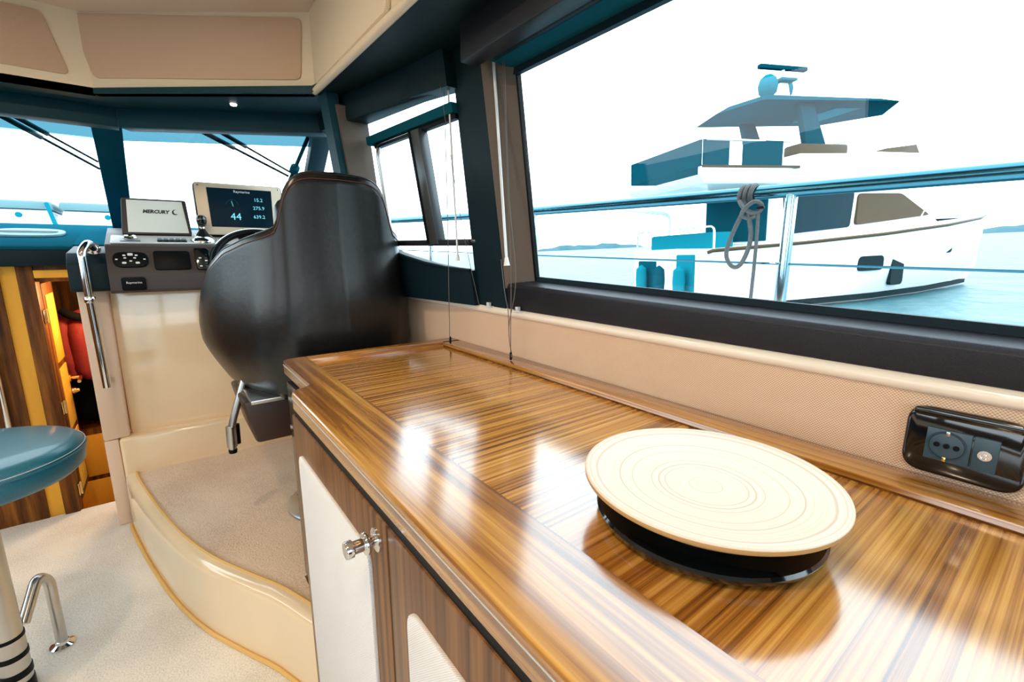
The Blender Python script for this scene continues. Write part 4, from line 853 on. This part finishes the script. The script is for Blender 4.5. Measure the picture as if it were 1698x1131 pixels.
# foredeck and hatch boxes ahead of the windscreen
struct('foredeck', prism([V((0.95, 3.76, 1.30)), V((0.75, 5.2, 1.36)), V((0.3, 7.0, 1.40)), mir((0.3, 7.0, 1.40)), mir((0.75, 5.2, 1.36)), mir((0.95, 3.76, 1.30))], (0, 0, 0.03)), 'white', 'white foredeck ahead of the windscreen')
for i, (x0, x1) in enumerate(((-1.02, -0.585), (-0.53, -0.10))):
    hx = thing('deck_box', ((x0 + x1) / 2, 5.0, 1.36), ['white deck locker lid left of the gap, through the windscreen', 'white deck locker lid right of the gap, through the windscreen'][i], 'locker', 'foredeck lockers')
    obj('base', box((x0, 4.9, 1.36), (x1, 5.6, 1.555), 0.02, 3), 'white', hx)
    obj('lid', box((x0 - 0.01, 4.88, 1.56), (x1 + 0.01, 5.62, 1.618), 0.02, 3), mat('pale_blue_lid', (0.14, 0.24, 0.26), 0.5, spec=0.1), hx)
    c = V((x0 + 0.26 + 0.0 * i, 4.9, 1.515))
    obj('latch', lathe([(0.019, 0), (0.019, 0.012), (0.012, 0.016), (0, 0.016)], c, 18, (0, -1, 0)), 'yacht_blue', hx)
sp2 = tag(obj('boat_hook', tube([(-0.60, 4.86, 1.60), (-0.555, 4.75, 1.42)], 0.013, 10), 'yacht_blue'), 'short blue pole lying between the foredeck lockers', 'pole')
# wipers
def wiper(label, a, b, a2, b2, blade, extra=None):
    wi = thing('windscreen_wiper', b, label, 'wiper')
    obj('arm', tube([a, b], 0.006, 8), 'black', wi)
    obj('second_arm', tube([a2, b2], 0.005, 8), 'black', wi)
    obj('arm_sleeve', tube([lerp(V(a), V(b), 0.0), lerp(V(a), V(b), 0.42)], 0.011, 8), 'alu', wi)
    obj('arm_sleeve', tube([lerp(V(a2), V(b2), 0.0), lerp(V(a2), V(b2), 0.42)], 0.010, 8), 'alu', wi)
    if blade:
        obj('blade', tube([lerp(V(blade[0]), V(blade[1]), 0), lerp(V(blade[0]), V(blade[1]), 1)], 0.009, 8), 'dash_blue', wi)
        m_ = lerp(V(blade[0]), V(blade[1]), 0.62)
        obj('blade_clip', lathe([(0.012, -0.03), (0.022, -0.02), (0.022, 0.02), (0.012, 0.03)], m_, 10, V(blade[1]) - V(blade[0])), 'dash_blue', wi)
sn = (WB_S - WB_K).cross(WT_K - WB_K).normalized(); sn = sn if sn.y > 0 else -sn
cn_ = V((0, 0.415, 0.96)).normalized()
def SW_(px, py): return AP(px, py, WB_K + sn * 0.04, sn)
def CW_(px, py): return AP(px, py, WB_K + cn_ * 0.04, cn_)
wiper('pair of wiper arms outside the helm windscreen pane', SW_(310, 205), SW_(478, 292), SW_(345, 207), SW_(482, 286), (SW_(512, 225), SW_(476, 310)))
wiper('pair of wiper arms outside the centre windscreen pane', CW_(-20, 180), CW_(165, 280), CW_(5, 182), CW_(162, 268), None)

# ================================================================== OUTSIDE: SEA, LAND, YACHT  (our boat heels, so the sea lies tilted)
HEEL = Matrix.Rotation(math.radians(-2.45), 4, V((math.sin(YAW), math.cos(YAW), 0)))
WORLD = Matrix.Translation(CAM) @ HEEL @ Matrix.Translation(-CAM)
SEA_Z = -0.75
sea = struct('sea', grid([[V((x, y, 0)) for x in (-3000, -300, -40, 0, 40, 300, 3000)] for y in (-3000, -300, -40, 0, 40, 300, 3000)]), 'sea', 'pale blue sea under an overcast sky', None, None)
sea.matrix_world = WORLD @ Matrix.Translation((0, 0, SEA_Z)); sea['kind'] = 'structure'
def ground(lat, dep): return V((math.cos(YAW) * lat + math.sin(YAW) * dep, -math.sin(YAW) * lat + math.cos(YAW) * dep, 0))
def land(name, label, l0, l1, dep, h, seed):
    random.seed(seed); N = 24; rows = [[], [], []]
    for k in range(N + 1):
        t = k / N; l = l0 + (l1 - l0) * t; e = math.sin(PI * min(1, t * 1.0)) ** 0.5 if 0 < t < 1 else 0
        hh = h * e * (0.6 + 0.4 * random.random()) + 0.3
        rows[0].append(ground(l, dep) + V((0, 0, -1))); rows[1].append(ground(l, dep + 15) + V((0, 0, hh))); rows[2].append(ground(l, dep + 60) + V((0, 0, -1)))
    o = tag(obj(name, grid(rows), 'island', None, 60), label, 'land'); o.matrix_world = WORLD @ Matrix.Translation((0, 0, SEA_Z)); return o
land('wooded_island', 'low hazy island at the right behind the motor yacht', 410, 700, 400, 12, 1)
land('far_shore', 'faint far shore on the horizon left of the motor yacht', 40, 260, 900, 12, 4)

yo = ground(4.86, 14.4)
yt = thing('motor_yacht', (0, 0, 0), 'white flybridge motor yacht passing outside the side window', 'yacht')
ang_y = -YAW + math.radians(15.7)
yt.matrix_world = WORLD @ Matrix.Translation((yo.x, yo.y, SEA_Z)) @ Matrix.Rotation(ang_y, 4, 'Z')
def yp(name, bm, m_, par=None, ang=38): return obj(name, bm, m_, par or yt, ang, local=True)
secs = []
for x, hb, sheer, keel, ch_ in ((-0.1, 1.9, 1.75, -0.4, 1.8), (0, 2.0, 1.8, -0.4, 1.85), (3, 2.1, 1.9, -0.5, 1.95), (6, 2.1, 2.05, -0.5, 1.85), (9, 1.85, 2.25, -0.45, 1.35), (11.5, 1.25, 2.45, -0.4, 0.65), (13, 0.55, 2.6, -0.3, 0.2), (13.8, 0.04, 2.68, 0.6, 0.03)):
    half = [(0, keel), (ch_ * .6, keel + 0.15), (ch_, 0.22 if x < 13.5 else 0.9), (hb * .98, sheer * .7), (hb, sheer), (hb * .96, sheer + 0.03), (0, sheer + 0.06)]
    secs.append([V((x, -y, z)) for y, z in half] + [V((x, y, z)) for y, z in half[-2:0:-1]])
bm = grid(secs, True); vs = list(bm.verts); n_ = len(secs[0]); bm.faces.new(vs[:n_]); bm.faces.new(vs[-n_:][::-1]); bmesh.ops.recalc_face_normals(bm, faces=list(bm.faces))
hull = yp('hull', bm, 'white')
yp('boot_stripe', grid([[V((s[2].x, s[2].y * 1.012, 0.10)) for s in secs[1:7]], [V((s[2].x, s[2].y * 1.03, 0.28)) for s in secs[1:7]]]), 'yacht_dark', hull)
def side_y(x):
    tab = [(0, 2.0), (3, 2.1), (6, 2.1), (9, 1.85), (11.5, 1.25), (13, .55)]
    return lerp1(tab, x)
for x, z, wd, hh in ((5.6, 1.20, .5, .22), (6.9, 1.02, .32, .55), (9.3, 1.55, .45, .2), (3.9, 1.45, .4, .1)):
    y0 = -(lerp1([(0, 1.97), (6, 2.02), (9, 1.72), (11.5, 1.05)], x) + 0.02)
    yp('porthole', rpoly([V((x - wd, y0 - .03, z - hh)), V((x + wd, y0 + (0.06 if x > 6 else -.03), z - hh)), V((x + wd, y0 + (0.06 if x > 6 else -.03), z + hh)), V((x - wd, y0 - .03, z + hh))], 0.15, (0, 0.2, 0)), 'yacht_dark', hull)
yp('rub_rail', tube([V((s[4].x, s[4].y, s[4].z)) for s in secs], 0.05, 8), 'bronze_glass', hull)
# swim platform and stern
yp('swim_platform', box((-1.6, -1.8, 0.35), (0.0, 1.8, 0.5), 0.04), 'white')
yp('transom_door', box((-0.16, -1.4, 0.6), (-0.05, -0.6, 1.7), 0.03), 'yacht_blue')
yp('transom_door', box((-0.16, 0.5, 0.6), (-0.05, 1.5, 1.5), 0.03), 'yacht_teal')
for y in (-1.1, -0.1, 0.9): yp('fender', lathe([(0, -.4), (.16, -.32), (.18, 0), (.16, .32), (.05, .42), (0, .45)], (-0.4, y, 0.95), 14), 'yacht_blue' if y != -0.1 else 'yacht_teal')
yp('stern_rail', bent([(0.1, -1.9, 1.8), (0.1, -1.9, 2.45), (0.05, 1.9, 2.45), (0.05, 1.9, 1.8)], 0.03, 0.2), 'chrome')
yp('cockpit_sofa', box((0.3, -1.5, 1.8), (1.1, 1.5, 2.3), 0.08), 'yacht_blue')
# deckhouse
dk = yp('deckhouse', hexa([V((2.4, -1.65, 1.85)), V((9.6, -1.35, 2.2)), V((9.6, 1.35, 2.2)), V((2.4, 1.65, 1.85))], [V((2.4, -1.5, 3.55)), V((7.6, -1.35, 3.6)), V((7.6, 1.35, 3.6)), V((2.4, 1.5, 3.55))], 0.06), 'white')
yp('saloon_window', rpoly([V((2.7, -1.68, 2.15)), V((5.2, -1.60, 2.3)), V((5.4, -1.50, 3.35)), V((2.7, -1.56, 3.35))], .12, (0, 0.12, 0.0)), 'dark_hull_glass', dk)
yp('forward_window', rpoly([V((5.45, -1.60, 2.35)), V((8.75, -1.45, 2.6)), V((7.5, -1.38, 3.3)), V((5.6, -1.48, 3.3))], .15, (0, 0.12, 0.0)), 'bronze_glass', dk)
yp('windscreen', prism([V((9.45, -1.15, 2.4)), V((9.45, 1.15, 2.4)), V((7.85, 1.15, 3.5)), V((7.85, -1.15, 3.5))], (0.05, 0, 0.06)), 'bronze_glass', dk)
yp('aft_window', box((2.33, -1.3, 2.0), (2.42, 1.3, 3.4), 0.02), 'yacht_teal', dk)
yp('foredeck_sunpad', box((9.8, -0.8, 2.5), (11.6, 0.8, 2.72), 0.08), 'offwhite')
yp('bow_rail', tube(smoothpath([(7.5, -1.95, 2.2), (8.0, -1.9, 2.85), (10.5, -1.5, 3.05), (12.6, -0.7, 3.2), (13.6, 0, 3.3), (12.6, 0.7, 3.2), (10.5, 1.5, 3.05), (8.0, 1.9, 2.85)], 6), 0.02, 6), 'chrome')
# flybridge
fl = yp('flybridge_deck', hexa([V((-0.2, -1.75, 3.55)), V((7.9, -1.55, 3.62)), V((8.3, 0, 3.62)), V((7.9, 1.55, 3.62)), V((-0.2, 1.75, 3.55))], [V((-0.4, -1.85, 3.78)), V((8.2, -1.6, 3.85)), V((8.7, 0, 3.85)), V((8.2, 1.6, 3.85)), V((-0.4, 1.85, 3.78))], 0.03), 'white')
yp('coaming', hexa([V((2.6, -1.78, 3.8)), V((8.2, -1.55, 3.85)), V((8.6, 0, 3.85)), V((8.2, 1.55, 3.85)), V((2.6, 1.78, 3.8))], [V((2.9, -1.80, 4.35)), V((8.0, -1.5, 4.5)), V((8.3, 0, 4.5)), V((8.0, 1.5, 4.5)), V((2.9, 1.80, 4.35))], 0.04), 'white', fl)
yp('side_canvas', bent([(-0.2, -1.8, 4.65), (2.6, -1.75, 4.65)], 0.035, 0.1), 'chrome', fl)
yp('aft_screen', box((-0.32, -1.75, 4.0), (-0.26, 1.75, 4.66)), 'yacht_teal', fl)
yp('aft_screen', box((-0.25, -1.80, 4.0), (0.55, -1.75, 4.66)), 'yacht_teal', fl)
yp('aft_screen', box((1.0, -1.80, 3.98), (2.3, -1.75, 4.66)), 'yacht_teal', fl)
yp('aft_screen', box((-0.25, 1.75, 4.0), (2.3, 1.80, 4.66)), 'yacht_teal', fl)
yp('canvas_trim', box((-0.3, -1.83, 3.95), (2.9, -1.80, 4.02)), 'bronze_glass', fl)
yp('helm_pod', box((5.6, -1.2, 4.4), (6.4, -0.3, 4.95), 0.08), 'offwhite', fl)
yp('fly_sofa', box((3.2, -1.5, 4.3), (5.0, -0.9, 4.7), 0.08), 'bronze_glass', fl)
yp('wind_deflector', prism([V((6.0, -1.5, 4.5)), V((8.1, -1.35, 4.52)), V((8.0, -1.3, 4.78)), V((6.6, -1.4, 4.62))], (0, 0.03, 0)), 'bronze_glass', fl)
# hardtop and mast
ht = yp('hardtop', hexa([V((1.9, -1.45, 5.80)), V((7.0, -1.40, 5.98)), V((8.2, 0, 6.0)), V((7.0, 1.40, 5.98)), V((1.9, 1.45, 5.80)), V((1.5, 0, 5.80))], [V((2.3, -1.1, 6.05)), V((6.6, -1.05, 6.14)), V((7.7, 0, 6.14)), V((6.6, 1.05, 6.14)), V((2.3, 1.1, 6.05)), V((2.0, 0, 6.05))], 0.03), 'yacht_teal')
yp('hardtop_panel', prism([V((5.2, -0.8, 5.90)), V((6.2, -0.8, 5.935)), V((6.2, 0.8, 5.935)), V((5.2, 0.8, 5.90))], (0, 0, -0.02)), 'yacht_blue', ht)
for y in (-1.1, 1.1): yp('hardtop_leg', hexa([V((3.9, y - .1, 4.3)), V((4.7, y - .1, 4.3)), V((4.7, y + .1, 4.3)), V((3.9, y + .1, 4.3))], [V((3.4, y - .1, 5.85)), V((3.9, y - .1, 5.87)), V((3.9, y + .1, 5.87)), V((3.4, y + .1, 5.85))], 0.02), 'yacht_teal')
for x, y in ((2.9, -0.5), (4.6, 0.6)):
    yp('satellite_dome', lathe([(.10, 0), (.12, .12), (.24, .25), (.27, .45), (.22, .64), (.10, .74), (0, .76)], (x, y, 6.05 + (x > 4) * .35), 18), 'yacht_blue')
yp('radar_mast', hexa([V((3.5, -.25, 6.05)), V((4.1, -.25, 6.05)), V((4.1, .25, 6.05)), V((3.5, .25, 6.05))], [V((3.7, -.15, 6.75)), V((4.0, -.15, 6.75)), V((4.0, .15, 6.75)), V((3.7, .15, 6.75))], 0.02), 'offwhite')
yp('radar_bar', box((3.0, -0.08, 7.15), (4.8, 0.08, 7.28), 0.03), 'yacht_teal')
yp('radar_post', lathe([(.06, 6.7), (.06, 7.16)], (3.9, 0, 0), 10), 'offwhite')
yp('mast_light', box((3.6, -.3, 6.78), (4.2, .3, 6.86), 0.02), 'yacht_blue')
yp('tender_crane', bent([(0.8, 1.2, 1.9), (0.8, 1.2, 3.0), (-0.9, 1.2, 3.2)], 0.06, 0.2), 'offwhite')
